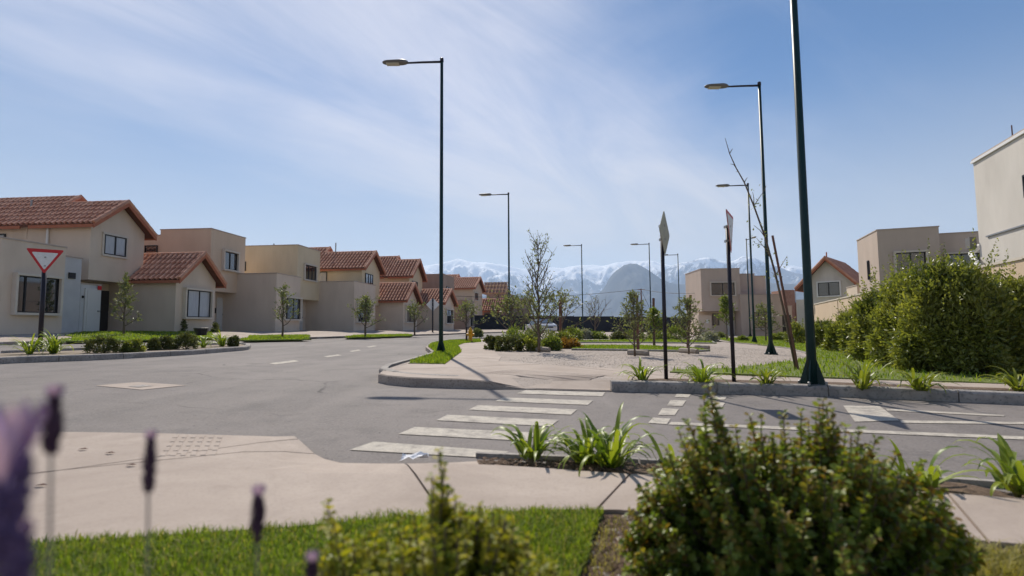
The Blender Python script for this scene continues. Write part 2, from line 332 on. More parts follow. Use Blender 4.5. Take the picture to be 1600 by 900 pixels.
def leaf_geo(p, ax, nm, L, W, fold=.18, big=False):
    """folded leaves: p base, ax axis, nm rough normal, L length, W width (arrays)"""
    p = np.asarray(p, float); n = len(p); ax = unit(np.asarray(ax, float)); sd = unit(np.cross(ax, nm)); up = np.cross(sd, ax)
    L = np.broadcast_to(L, n)[:, None]; W = np.broadcast_to(W, n)[:, None]
    if big:
        V = np.stack([p, p+ax*L*.35+sd*W*.42+up*W*fold, p+ax*L*.75+sd*W*.40+up*W*fold, p+ax*L-up*L*.06, p+ax*L*.75-sd*W*.40+up*W*fold, p+ax*L*.35-sd*W*.42+up*W*fold], 1)
        i = np.arange(n)[:, None]*6
        F = np.concatenate([i+np.array([[0, 1, 2, 3]]), i+np.array([[0, 3, 4, 5]])])
    else:
        V = np.stack([p, p+ax*L*.5+sd*W*.5+up*W*fold, p+ax*L, p+ax*L*.5-sd*W*.5+up*W*fold], 1)
        i = np.arange(n)[:, None]*4
        F = np.concatenate([i+np.array([[0, 1, 2]]), i+np.array([[0, 2, 3]])])
    return V.reshape(-1, 3), F
def rdir(n): return unit(npr.normal(size=(n, 3)))

# ------------------------------------------------------------------ ground sheets
def sheet(name, pts, mat, dzf=0., cell=None, skirt=0., cuts=(), gap=.012, parent=None, piece='slab', label=None, kind='structure'):
    """a paved or planted area laid on the sloping ground; cuts split it into slabs with open joints"""
    f = dzf if callable(dzf) else (lambda x, y: dzf)
    bm = bmesh.new(); fv = [bm.verts.new((p[0], p[1], 0)) for p in pts]; bm.faces.new(fv)
    bmesh.ops.triangulate(bm, faces=bm.faces[:])
    def bis(co, no): bmesh.ops.bisect_plane(bm, geom=bm.verts[:]+bm.edges[:]+bm.faces[:], plane_co=co, plane_no=no, dist=1e-5)
    if cell:
        for a in (0, 1):
            lo = min(p[a] for p in pts); hi = max(p[a] for p in pts)
            k = int((hi-lo)/cell)
            for i in range(1, k+1):
                co = [0, 0, 0]; no = [0, 0, 0]; co[a] = lo+i*cell; no[a] = 1; bis(co, no)
    for a, b in cuts:
        a = Vector((a[0], a[1], 0)); b = Vector((b[0], b[1], 0)); no = (b-a).cross(Vector((0, 0, 1))).normalized()
        bis(a+no*gap/2, no); bis(a-no*gap/2, no)
        dl = [q for q in bm.faces if abs((q.calc_center_median()-a).dot(no)) < gap*.45]
        bmesh.ops.delete(bm, geom=dl, context='FACES')
    for v in bm.verts: v.co.z = gz(v.co.x, v.co.y)+f(v.co.x, v.co.y)
    bmesh.ops.recalc_face_normals(bm, faces=bm.faces)
    for q in bm.faces:
        if q.normal.z < 0: q.normal_flip()
    def finish(b, nm, par):
        if skirt:
            ed = [e for e in b.edges if e.is_boundary]
            r = bmesh.ops.extrude_edge_only(b, edges=ed)
            for v in [g for g in r['geom'] if isinstance(g, bmesh.types.BMVert)]: v.co.z -= skirt
        me = bpy.data.meshes.new(nm); b.to_mesh(me); b.free(); return link(nm, me, mat, par)
    if not cuts:
        o = finish(bm, name, parent)
        if parent is None: tag(o, label, None, None, kind)
        return o
    root = thing(name, label, None); root['kind'] = kind
    if not label: del_label(root)
    todo = set(bm.faces); comps = []
    while todo:
        st = [todo.pop()]; comp = []
        while st:
            q = st.pop(); comp.append(q)
            for e in q.edges:
                for h in e.link_faces:
                    if h in todo: todo.remove(h); st.append(h)
        comps.append(comp)
    for comp in comps:
        b = bmesh.new(); mp = {}
        for q in comp:
            for v in q.verts:
                if v not in mp: mp[v] = b.verts.new(v.co)
            b.faces.new([mp[v] for v in q.verts])
        finish(b, piece, root)
    bm.free(); return root
def del_label(o):
    if 'label' in o: del o['label']
def PX(lst, dz=0): return [P(*q, dz) for q in lst]
def inside(pt, poly):
    x, y = pt; c = False; n = len(poly)
    for i in range(n):
        a, b = poly[i], poly[i-1]
        if (a[1] > y) != (b[1] > y) and x < (b[0]-a[0])*(y-a[1])/(b[1]-a[1])+a[0]: c = not c
    return c
def kerb(name, line, wd=.13, top=.118, stone=1.0, depth=.3, topf=None):
    """kerb stones laid end to end along a line; the road is on the left of the line's direction, stones lie to its right"""
    root = thing(name, None, None); root['kind'] = 'structure'; del_label(root)
    line = [Vector((p[0], p[1])) for p in line]; L = [0]
    for a, b in zip(line, line[1:]): L.append(L[-1]+(b-a).length)
    def pt(s):
        s = max(0, min(L[-1], s))
        for i in range(len(line)-1):
            if s <= L[i+1]: return line[i].lerp(line[i+1], (s-L[i])/max(1e-6, L[i+1]-L[i]))
        return line[-1]
    n = max(1, round(L[-1]/stone)); g = .006
    for i in range(n):
        s0, s1 = L[-1]*i/n+g, L[-1]*(i+1)/n-g; mb = MB(); secs = []; jz = rnd.uniform(-.004, .004)
        for s in np.linspace(s0, s1, 3):
            p = pt(s); d = (pt(s+.15)-pt(s-.15)).normalized(); r = Vector((d.y, -d.x))
            z = gz(p.x, p.y); tp = (topf(s/L[-1]) if topf else top)+jz
            prof = [(0, -depth), (0, tp-.03), (.012, tp-.008), (.03, tp), (wd, tp), (wd, -depth)]
            secs.append([(p.x+r.x*o, p.y+r.y*o, z+h) for o, h in prof])
        k = 6; mb.add([q for sc in secs for q in sc], [(a*k+j, a*k+(j+1) % k, (a+1)*k+(j+1) % k, (a+1)*k+j) for a in range(2) for j in range(k)]+[tuple(range(k)), tuple(range(2*k, 3*k))[::-1]])
        mb.build('kerb_stone', 'kerb', root)
    return root
def mark(quads, name, piece, mat='paint', dz=.005):
    root = thing(name, None, None); root['kind'] = 'structure'; del_label(root)
    for q in quads:
        pts = [P(a, b) for a, b in q]; mb = MB()
        mb.add([(p.x, p.y, gz(p.x, p.y)+dz) for p in pts], [tuple(range(len(pts)))])
        o = mb.build(piece, mat, root, fix=False)
        if o.data.polygons[0].normal.z < 0: o.data.flip_normals()
    return root
def rough_edge(poly, step=.35, amp=.14, seed=1):
    r = random.Random(seed); o = []
    for a, b in zip(poly, poly[1:]+poly[:1]):
        n = max(1, int((b-a).length/step)); d = (b-a).normalized(); nr = Vector((-d.y, d.x, 0))
        for i in range(n): o.append(a.lerp(b, i/n)+nr*r.uniform(-amp, amp))
    return o
def blades(name, poly, dzf, count, h, wd, mat='grass', lean=.5, parent=None, edge=0, clump=.0):
    """a lawn: bent two-segment blades scattered over a ground polygon"""
    f = dzf if callable(dzf) else (lambda x, y: dzf)
    xs = [p[0] for p in poly]; ys = [p[1] for p in poly]; pts = []
    PXa = np.array([[p[0], p[1]] for p in poly]); QX = np.roll(PXa, 1, axis=0)
    while len(pts) < count:
        X = npr.uniform(min(xs), max(xs), 4000); Y = npr.uniform(min(ys), max(ys), 4000); ins = np.zeros(4000, bool)
        for (ax_, ay_), (bx_, by_) in zip(PXa, QX):
            if ay_ != by_: ins ^= ((ay_ > Y) != (by_ > Y)) & (X < (bx_-ax_)*(Y-ay_)/(by_-ay_)+ax_)
        pts += [(x, y, gz(x, y)+f(x, y)-.004) for x, y in zip(X[ins].tolist(), Y[ins].tolist())]
    pts = pts[:count]
    p = np.array(pts); n = count
    cl = np.array([noise.noise(Vector((q[0]*3.1, q[1]*3.1, 0)))*.5+.5 for q in pts])
    H = h*(.45+.75*npr.random(n))*(.65+.7*cl); W = wd*(.6+.8*npr.random(n))
    a = npr.random(n)*2*math.pi; d = np.stack([np.cos(a), np.sin(a), np.zeros(n)], 1); s = np.stack([-np.sin(a), np.cos(a), np.zeros(n)], 1)
    ln = (lean*npr.random(n)*H)[:, None]; z = np.array([[0, 0, 1.]]); H = H[:, None]; W = W[:, None]
    V = np.stack([p-s*W/2, p+s*W/2, p+d*ln*.35+z*H*.6-s*W*.35, p+d*ln*.35+z*H*.6+s*W*.35, p+d*ln+z*H*(1-.2*lean), p+d*ln+z*H*(1-.2*lean)+s*W*.05], 1)
    i = np.arange(n)[:, None]*6
    o = npmesh(name, V, np.concatenate([i+np.array([[0, 1, 3, 2]]), i+np.array([[2, 3, 5, 4]])]), mat, parent)
    o['kind'] = 'stuff'; return o

# base earth out to the foot of the mountains, then the asphalt
mb = MB(); e = 12600
mb.add([(x, y, gz(x, y)-.12) for x, y in ((-e, -300), (e, -300), (e, 11600), (-e, 11600))], [(0, 1, 2, 3)]); tag(mb.build('ground', 'earth', fix=False), kind='structure')
sheet('road', [(-70, 1.2), (60, 1.2), (60, 78), (-70, 78)], 'asphalt', 0.)

# --- near pavement with its dropped kerb at the crossing
ra, rb = P(545, 716), P(745, 714)
def seg(x, y, a, b):
    ab = Vector((b.x-a.x, b.y-a.y)); q = Vector((x-a.x, y-a.y)); t = max(0, min(1, q.dot(ab)/ab.length_squared)); return (q-ab*t).length
def near_dz(x, y): return .012+.068*ss(.05, .55, seg(x, y, ra, rb))
near_top = [(-500, 672), (130, 675), (250, 677), (430, 682), (460, 688), (492, 703), (532, 717), (580, 723), (640, 726), (700, 722), (745, 714)]
walk = [P(a, b, .05 if a > 440 else .08) for a, b in near_top] + PX([(748, 723), (900, 735), (1010, 742), (1300, 758), (1600, 779), (2300, 828)], .08) + \
       PX([(2300, 905), (1600, 850), (1200, 815), (965, 796), (850, 796), (600, 809), (450, 823), (300, 833), (85, 846), (-500, 885)], .08)
J = lambda a, b: (P(*a, .08), P(*b, .08))
sheet('near_pavement_bed', walk, 'soil', lambda x, y: near_dz(x, y)-.012, cell=.4)
sheet('near_pavement', walk, 'concrete', near_dz, cell=.25, skirt=.05, gap=.011,
      cuts=[J((258, 712), (446, 686)), J((985, 740), (935, 793)), J((640, 728), (690, 802)), J((1480, 770), (1545, 846)), J((-60, 750), (90, 735))])
# kerb edge of the near planting strip
sheet('near_planting_strip', PX([(745, 712), (1040, 723), (1504, 754), (2000, 790), (2000, 806), (1600, 778), (1300, 757), (1010, 741), (900, 734), (748, 722)], .06), 'soil', lambda x, y: .03+.03*ss(0, 1, .5+noise.noise(Vector((x*4, y*4, 1)))), cell=.08)
kerb('near_kerb', PX([(745, 711), (1040, 722), (1504, 753), (2000, 788)]), wd=.07, top=.03, stone=.9)
# lower verge: soil, then turf and blades
sheet('verge_soil', PX([(-600, 889), (85, 846.5), (300, 833.5), (450, 823.5), (600, 809.5), (850, 796.5), (965, 796.5), (1200, 815.5), (1600, 850.5), (2300, 906), (2300, 1700), (-600, 1700)], .08), 'soil', lambda x, y: .062+.02*noise.noise(Vector((x*5, y*5, 0))), cell=.12)
lawn = rough_edge(PX([(-200, 868), (85, 847), (300, 834), (450, 824), (600, 810), (850, 797), (940, 797), (928, 830), (905, 900), (870, 1050), (-200, 1050)], .08), .05, .012)
sheet('near_lawn', lawn, 'turf', lambda x, y: .078+.012*noise.noise(Vector((x*5, y*5, 0))), cell=.15, skirt=.04)
tag(blades('lawn_grass', lawn, .078, 42000, .042, .0036, lean=.9), 'short bright green grass beside the near pavement', 'grass', kind='stuff')
tag(blades('dry_lawn_blades', lawn, .078, 5500, .05, .0036, 'dry_grass', 1.1), 'straw coloured blades scattered through the near lawn', 'grass', kind='stuff')
tag(blades('soil_weeds', PX([(930, 830), (960, 800), (985, 805), (960, 900), (905, 900)], .08), .06, 260, .045, .004, 'dry_grass', 1.), 'thin weeds on the bare soil between lawn and large bush', 'grass', kind='stuff')
tag(blades('verge_weeds', PX([(1500, 850), (1650, 862), (1650, 905), (1500, 905)], .08), .06, 900, .07, .004, 'dry_grass', 1.), 'sparse dry weeds on the bare verge right of the large bush', 'grass', kind='stuff')

# --- tactile paving: raised bars
def tactile(name, quad, nu, nv, dzf, mat='concrete', bar=.62, dzo=0., hh=.008):
    a, b, c, d = [Vector((p.x, p.y)) for p in quad]; mb = MB()
    f = dzf if callable(dzf) else (lambda x, y: dzf)
    for i in range(nu):
        for j in range(nv):
            q = []
            for (s, t) in ((i+.5-bar/2, j+.07), (i+.5+bar/2, j+.07), (i+.5+bar/2, j+.93), (i+.5-bar/2, j+.93)):
                s /= nu; t /= nv; q.append(a.lerp(b, s).lerp(d.lerp(c, s), t))
            ce = sum(q, Vector((0, 0)))/4; h0 = [gz(p.x, p.y)+f(p.x, p.y)-.01 for p in q]
            lo = [(p.x, p.y, h) for p, h in zip(q, h0)]; up = [(*(ce+(p-ce)*.86), h+.01+hh+dzo) for p, h in zip(q, h0)]
            mb.add(lo+up, [(4, 5, 6, 7)]+[(k, (k+1) % 4, (k+1) % 4+4, k+4) for k in range(4)])
    o = mb.build(name, mat); o['kind'] = 'structure'; return o
tactile('tactile_paving', PX([(270, 679), (352, 680), (340, 712), (245, 714)], .08), 6, 5, near_dz, hh=.003)

# --- road markings
st = [[(822,609.9),(946,613.6),(941,619.7),(807,615.5)],[(786,621.6),(926.7,626.5),(918.5,633.3),(773.8,627.6)],[(746.6,633.7),(902,640.5),(892,648.8),(732.6,640.8)],
      [(699,648.8),(873,657),(860,667),(682,657.5)],[(648,668),(841,677),(824,690),(623,679)],[(584,691),(795,706.6),(772,717),(546,704)]]
mark(st, 'zebra_crossing', 'stripe')
Z = lambda x, y: (900+x/2.286, 560+y/2.286)
blk = [[(360,128),(410,130),(402,141),(352,139)],[(338,150),(393,152),(380,172),(325,170)],[(308,180),(368,182),(352,205),(293,203)],[(275,213),(338,217),(325,237),(258,232)],
       [(500,136),(540,138),(530,149),(490,147)],[(480,157),(533,160),(519,180),(465,177)]]
mark([[Z(*p) for p in q] for q in blk], 'give_way_blocks', 'block')
mark([[Z(*p) for p in q] for q in [[(340,229),(1600,281),(1600,292),(330,238)]]], 'lane_line', 'line')
mark([[Z(*p) for p in q] for q in [[(955,170),(1085,172),(1155,224),(997,228)],[(1157,223),(1600,229),(1600,237),(1162,232)],[(1108,181),(1112,188),(1530,209),(1530,204)]]], 'give_way_triangle', 'line')
mark([[(420,568),(460,563),(468,565),(430,570)],[(505,557),(528,554),(534,555.5),(512,558.5)],[(545,549),(560,546.5),(565,547.5),(551,550)],[(572,542),(585,540),(589,541),(577,543)]], 'centre_dashes', 'dash')
mark([[(148,603),(215,597.5),(292,602.5),(222,609.5)]], 'manhole_patch', 'slab', 'concrete')
mark([[(200,604.5),(224,602),(240,603.8),(216,606.3)]], 'manhole_cover', 'lid', 'kerb', .009)

# --- the park block across the crossing
fa, fb = P(822, 608), P(953, 611)
def park_dz(x, y): return .012+.098*ss(.05, .62, seg(x, y, fa, fb))
edge_front = [(592,589),(606,594),(640,598.5),(700,602),(765,604)]
PK = lambda L: PX(L, .1)
park = PX([(591,586)], .1)+PX([(606,589),(640,592),(700,594),(765,595.5)], .1)+PX([(822, 607.5), (953, 611)], .012)+PX([(957,598.5),(1300,606),(1600,615.5),(2300,638)], .1) + \
       [Vector((34, 9, 0)), Vector((45, 66, 0)), Vector((2, 66, 0))] + PX([(800,526),(750,530),(700,533),(672,537),(665,542.5),(676,551),(672,556),(629,569),(600,579)], .1)
sheet('park_gravel', park, 'gravel', park_dz, cell=.5, skirt=.14)
kerb('corner_kerb', PX([(600,580.5),(591,586.5),(606,593.5),(640,598),(700,601.5),(765,603.5),(823,609.5)][::-1]), top=.12, stone=.75, topf=lambda t: .12*ss(0, .3, t)+.004)
kerb('corner_kerb', PX([(812,527),(750,531),(700,534.3),(673,538.5),(667,543.5),(678,552),(673,557.5),(630,571),(600,580.5)][::-1])[::1], top=.12)
kerb('park_kerb', PX([(2300,663),(1600,633),(1300,619.5),(1120,615.2),(955,612.2)]), wd=.14, top=.128, stone=1.35)
path = PX([(592,585.5),(606,588.5),(640,591.5),(700,593.5),(765,595)], .1)+PX([(822,607),(952,610.5)], .012)+PK([(956,597.5),(1047,593.5),(1300,599.5),(1600,610.5),(2300,632),(2300,622),(1600,603),(1300,594),(1117,587.5),(1047,584.5),(972,578),(835,570),(779,566),(783,559),(764,545),(758,536.5),(752,535),(725,537),(715,541),(721,551),(695,571),(638,570),(606,580)])
JP = lambda a, b: (P(*a, .1), P(*b, .1))
sheet('park_path', path, 'concrete', lambda x, y: park_dz(x, y)+.008, cell=.4, skirt=.012, gap=.02, cuts=[JP((722, 557), (781, 563)), JP((632, 579), (755, 574)), JP((1000, 581), (985, 597)), JP((1180,589),(1172,597)), JP((1420,597),(1425,605))])
tactile('tactile_paving', PX([(745,587),(800,581),(955,590),(905,597)], .08), 5, 46, lambda x, y: park_dz(x, y)+.008, bar=.86, hh=.001)
sheet('park_planting_strip', PK([(966,597.6),(1047,593.8),(1300,599.8),(1600,610.8),(2300,632.5),(2300,637),(1600,614.5),(1300,604.5),(966,598.9)]), 'soil', lambda x, y: .124+.006*noise.noise(Vector((x*9, y*9, 0))), cell=.2)
lawn_r = rough_edge(PK([(1047,584),(1117,587),(1300,593.5),(1600,602.5),(2100,616),(2100,560),(1600,540),(1240,524),(1120,530),(1150,536),(1235,545.5),(1262,553),(1262,560),(1240,567),(1150,577),(1047,581)]), .2, .05)
def rdz(x, y): return .134+.02*noise.noise(Vector((x*.8, y*.8, 0)))
sheet('park_lawn', lawn_r, 'turf', rdz, cell=.6, skirt=.06)
tag(blades('park_grass', lawn_r, rdz, 70000, .075, .018, lean=.7), 'mown grass in front of the tall hedge', 'grass', kind='stuff')
corner_lawn = PK([(638,569.5),(676,556.5),(680,551),(669,542.5),(676,538),(702,534),(750,531.5),(752,535),(725,537),(715,541),(721,551),(695,570.5)])
sheet('corner_lawn', corner_lawn, 'turf', .126, cell=.6, skirt=.05)
tag(blades('corner_grass', corner_lawn, .126, 16000, .085, .014, lean=.6), 'bright grass patch at the foot of the lamp by the curved kerb', 'grass', kind='stuff')
for k, q in enumerate([[(895,541),(893,548),(985,549),(1085,551),(1110,549.5),(1080,545),(1000,541)], [(905,533),(890,536.5),(990,536.5),(1120,537.5),(1110,532.5),(1000,531.5)]]):
    pl = PK(q); sheet('gravel_lawn', pl, 'turf', .125, cell=1, skirt=.05)
    tag(blades('gravel_lawn_grass', pl, .125, 7000, .07, .02, lean=.7), ['low grass bed with stone edge nearest in the gravel', 'narrow grass bed farther back in the gravel'][k], 'grass', kind='stuff')
    front = q[1:5]
    kerb('bed_edging', PK(front)[::-1], wd=.10, top=.165, stone=1.2)
kerb('lawn_edging', PK([(1118,533.5),(1150,536.6),(1200,541),(1237,546.2),(1264,553.5)]), wd=.08, top=.15, stone=.8)
# loose gravel stones
def pebbles(name, poly, dzf, n, r0, r1, label, mat='pebble'):
    f = dzf if callable(dzf) else (lambda x, y: dzf); xs = [p[0] for p in poly]; ys = [p[1] for p in poly]; mb = MB(); k = 0
    while k < n:
        x, y = rnd.uniform(min(xs), max(xs)), rnd.uniform(min(ys), max(ys))
        if not inside((x, y), poly): continue
        r = rnd.uniform(r0, r1); z = gz(x, y)+f(x, y); a = rnd.random()*6
        mb.add([(x+r*math.cos(a+i*1.57)*rnd.uniform(.7, 1.2), y+r*math.sin(a+i*1.57)*rnd.uniform(.7, 1.2), z) for i in range(4)]+[(x, y, z+r*rnd.uniform(.3, .55))], [(0, 1, 4), (1, 2, 4), (2, 3, 4), (3, 0, 4)]); k += 1
    return tag(mb.build(name, mat), label, 'gravel', kind='stuff')
pebbles('loose_gravel', PK([(790,563),(840,570),(975,578),(1047,582),(1150,576),(1240,566),(1258,558),(1230,547),(1100,541),(870,552)]), park_dz, 9000, .008, .022, 'loose grey gravel covering the park clearing')
pebbles('soil_crumbs', PX([(940,798),(985,800),(975,900),(890,900),(915,830)], .08), .065, 700, .004, .016, 'crumbs of soil and small stones beside the large bush', 'mulch')
pebbles('soil_stones', PX([(945,800),(985,800),(975,900),(900,900)], .08), .063, 45, .008, .024, 'small pale stones lying on the bare soil beside the bush')
pebbles('strip_mulch', PX([(750,713),(1040,725),(1012,741),(900,733),(750,721)], .06), .055, 700, .006, .018, 'bark mulch in the near planting strip', 'mulch')
pebbles('park_mulch', PK([(966,597.6),(1047,593.8),(1300,599.8),(1600,610.8),(1600,614.5),(1300,604.5),(966,598.9)]), .112, 900, .008, .028, 'bark mulch in the planting strip along the far kerb', 'mulch')

# --- left island and the house lots
isl = PX([(-260,575),(0,559.5),(165,553.5),(300,547),(386,541.5),(388,539.5),(372,537),(200,544),(0,552),(-260,562)], .1)
sheet('left_island', isl, 'earth', .095, cell=1, skirt=.13)
kerb('left_island_kerb', PX([(-260,590),(0,568.5),(165,562.5),(300,554.5),(388,547.3),(393,543),(375,540.2),(200,547.5),(0,556.5)][::-1]), wd=.14, top=.125, stone=1.1)
def lot_dz(x, y):
    q = (x+20)*.92-(y-23)*.39; return .1+.17*(1-ss(.3, 3.5, q))
kl = PX([(-420,556),(0,539.5),(95,537),(135,532.8),(250,532),(390,531.8),(420,532.3),(497,529.5),(570,527),(680,524),(745,521.3),(790,519.8)])
lot = [Vector((p.x, p.y, 0)) for p in kl]+[Vector((4, 72, 0)), Vector((-20, 95, 0)), Vector((-90, 95, 0)), Vector((-90, 16, 0))]
sheet('house_lots', lot, 'concrete', lot_dz, cell=1.5, skirt=.12)
kerb('street_kerb', kl[::-1], wd=.13, top=.115, stone=1.0)
for lb, q, n in (('grass verge before the nearest gabled houses', [(85,529),(130,521.5),(250,520),(335,520),(338,525),(200,528)], 9000), ('grass verge below the tree by the flat wing', [(378,528),(395,522),(480,521.3),(478,527)], 5000), ('thin grass verge by the fourth house', [(540,524.6),(555,521.5),(640,520.2),(640,522.6)], 3500)):
    pl = rough_edge(PX(q, .2), .5, .28, n); sheet('verge_turf', pl, 'turf', lambda x, y: lot_dz(x, y)+.012, cell=1.2, skirt=.05)
    tag(blades('verge_grass', pl, lambda x, y: lot_dz(x, y)+.012, n, .085, .03, lean=.8), lb, 'grass', kind='stuff')

# ------------------------------------------------------------------ mountains and haze
def lerp_list(t, x):
    for (a, ya), (b, yb) in zip(t, t[1:]):
        if x <= b: return ya+(yb-ya)*(x-a)/(b-a)
    return t[-1][1]
def mountain(name, prof, r0, r1, depth, rough, mat, seed, nx=260, ny=46, rug=.4):
    """terrain mesh: a crest at distance r1 whose height follows prof, falling towards r0"""
    px0 = prof[0][0]; px1 = prof[-1][0]; V = []; F = []
    for i in range(nx):
        px = px0+(px1-px0)*i/(nx-1); py = lerp_list(prof, px); r = ray(px, py); tz = r.z/math.hypot(r.x, r.y); d = Vector((r.x, r.y)).normalized()
        for j in range(ny):
            t = j/(ny-1)
            rr = r0+(r1+depth-r0)*t; crest = (r1-r0)/(r1+depth-r0)
            k = t/crest if t < crest else 1-(t-crest)/(1-crest)
            base = -90
            p = d*rr
            nv = noise.ridged_multi_fractal(Vector((p.x/rough, p.y/rough*.7, seed)), .85, 2.15, 7, 1.0, 2.0)-1.0
            rg = abs(noise.noise(Vector((p.x/rough*.8, p.y/rough*.25, seed+9))))
            h = base+(tz*r1+EYE-base)*(max(0, k)**1.15)
            amp = (tz*r1)*rug*(k*(1-k)*2.6+.06)
            V.append((p.x, p.y, h+amp*(nv*.9+rg*.5-.1)))
    for i in range(nx-1):
        for j in range(ny-1):
            a = i*ny+j; F.append((a, a+ny, a+ny+1, a+1))
    o = npmesh(name, V, F, mat); o['kind'] = 'structure'
    o.data.polygons.foreach_set('use_smooth', [True]*len(o.data.polygons)); return o
pr = [(-200,455),(100,450),(400,438),(600,426),(650,418),(680,413),(700,409),(716,405),(735,409),(760,411),(790,416),(815,421),(850,418),(880,421),(900,416),(925,414),(945,416),(965,411),(985,409),(1020,407),(1050,413),(1085,410),(1120,414),(1160,411),(1200,415),(1240,416),(1300,424),(1500,440),(1800,455)]
mountain('snow_mountains', pr, 6600, 9600, 1300, 800, 'snow_rock', 3.3, nx=900, ny=90, rug=.42)
pf = [(1000,470),(1030,430),(1050,416),(1075,409),(1092,404),(1110,402),(1125,407),(1140,410),(1160,401),(1180,404),(1205,413),(1235,425),(1270,433),(1330,447),(1500,470)]
mountain('far_peaks', pf, 7400, 8800, 900, 600, 'far_rock', 6.1, nx=300, ny=70, rug=.4)
ph = [(815,514),(850,505),(882,489.5),(897,483),(911,475),(923,467),(935.5,458),(942,451),(947,444),(950,438),(953,433),(958,427),(965,421),(974,415),(984,412.5),(995,413.5),(1004,417.4),(1018,425),(1033,436),(1045,441),(1058,444),(1094,444),(1130,441),(1150,446),(1200,441),(1240,444),(1300,456),(1400,480),(1480,505)]
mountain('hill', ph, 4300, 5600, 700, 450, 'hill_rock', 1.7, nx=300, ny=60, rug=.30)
hz = MB(); hz.box(-13000, 13000, -1200, 11800, -235, 1340)
ho = hz.build('haze', 'wire'); ho.data.materials.clear(); ho['kind'] = 'stuff'; ho['label'] = 'thin blue haze in front of the mountains'; ho['category'] = 'haze'
hm = bpy.data.materials.new('haze'); hm.use_nodes = True; hm.node_tree.nodes.clear()
vo = hm.node_tree.nodes.new('ShaderNodeVolumePrincipled'); oo = hm.node_tree.nodes.new('ShaderNodeOutputMaterial')
vo.inputs['Color'].default_value = (.56, .74, 1, 1); vo.inputs['Density'].default_value = 1.15e-4; vo.inputs['Anisotropy'].default_value = .2
hm.node_tree.links.new(vo.outputs[0], oo.inputs['Volume']); ho.data.materials.append(hm)

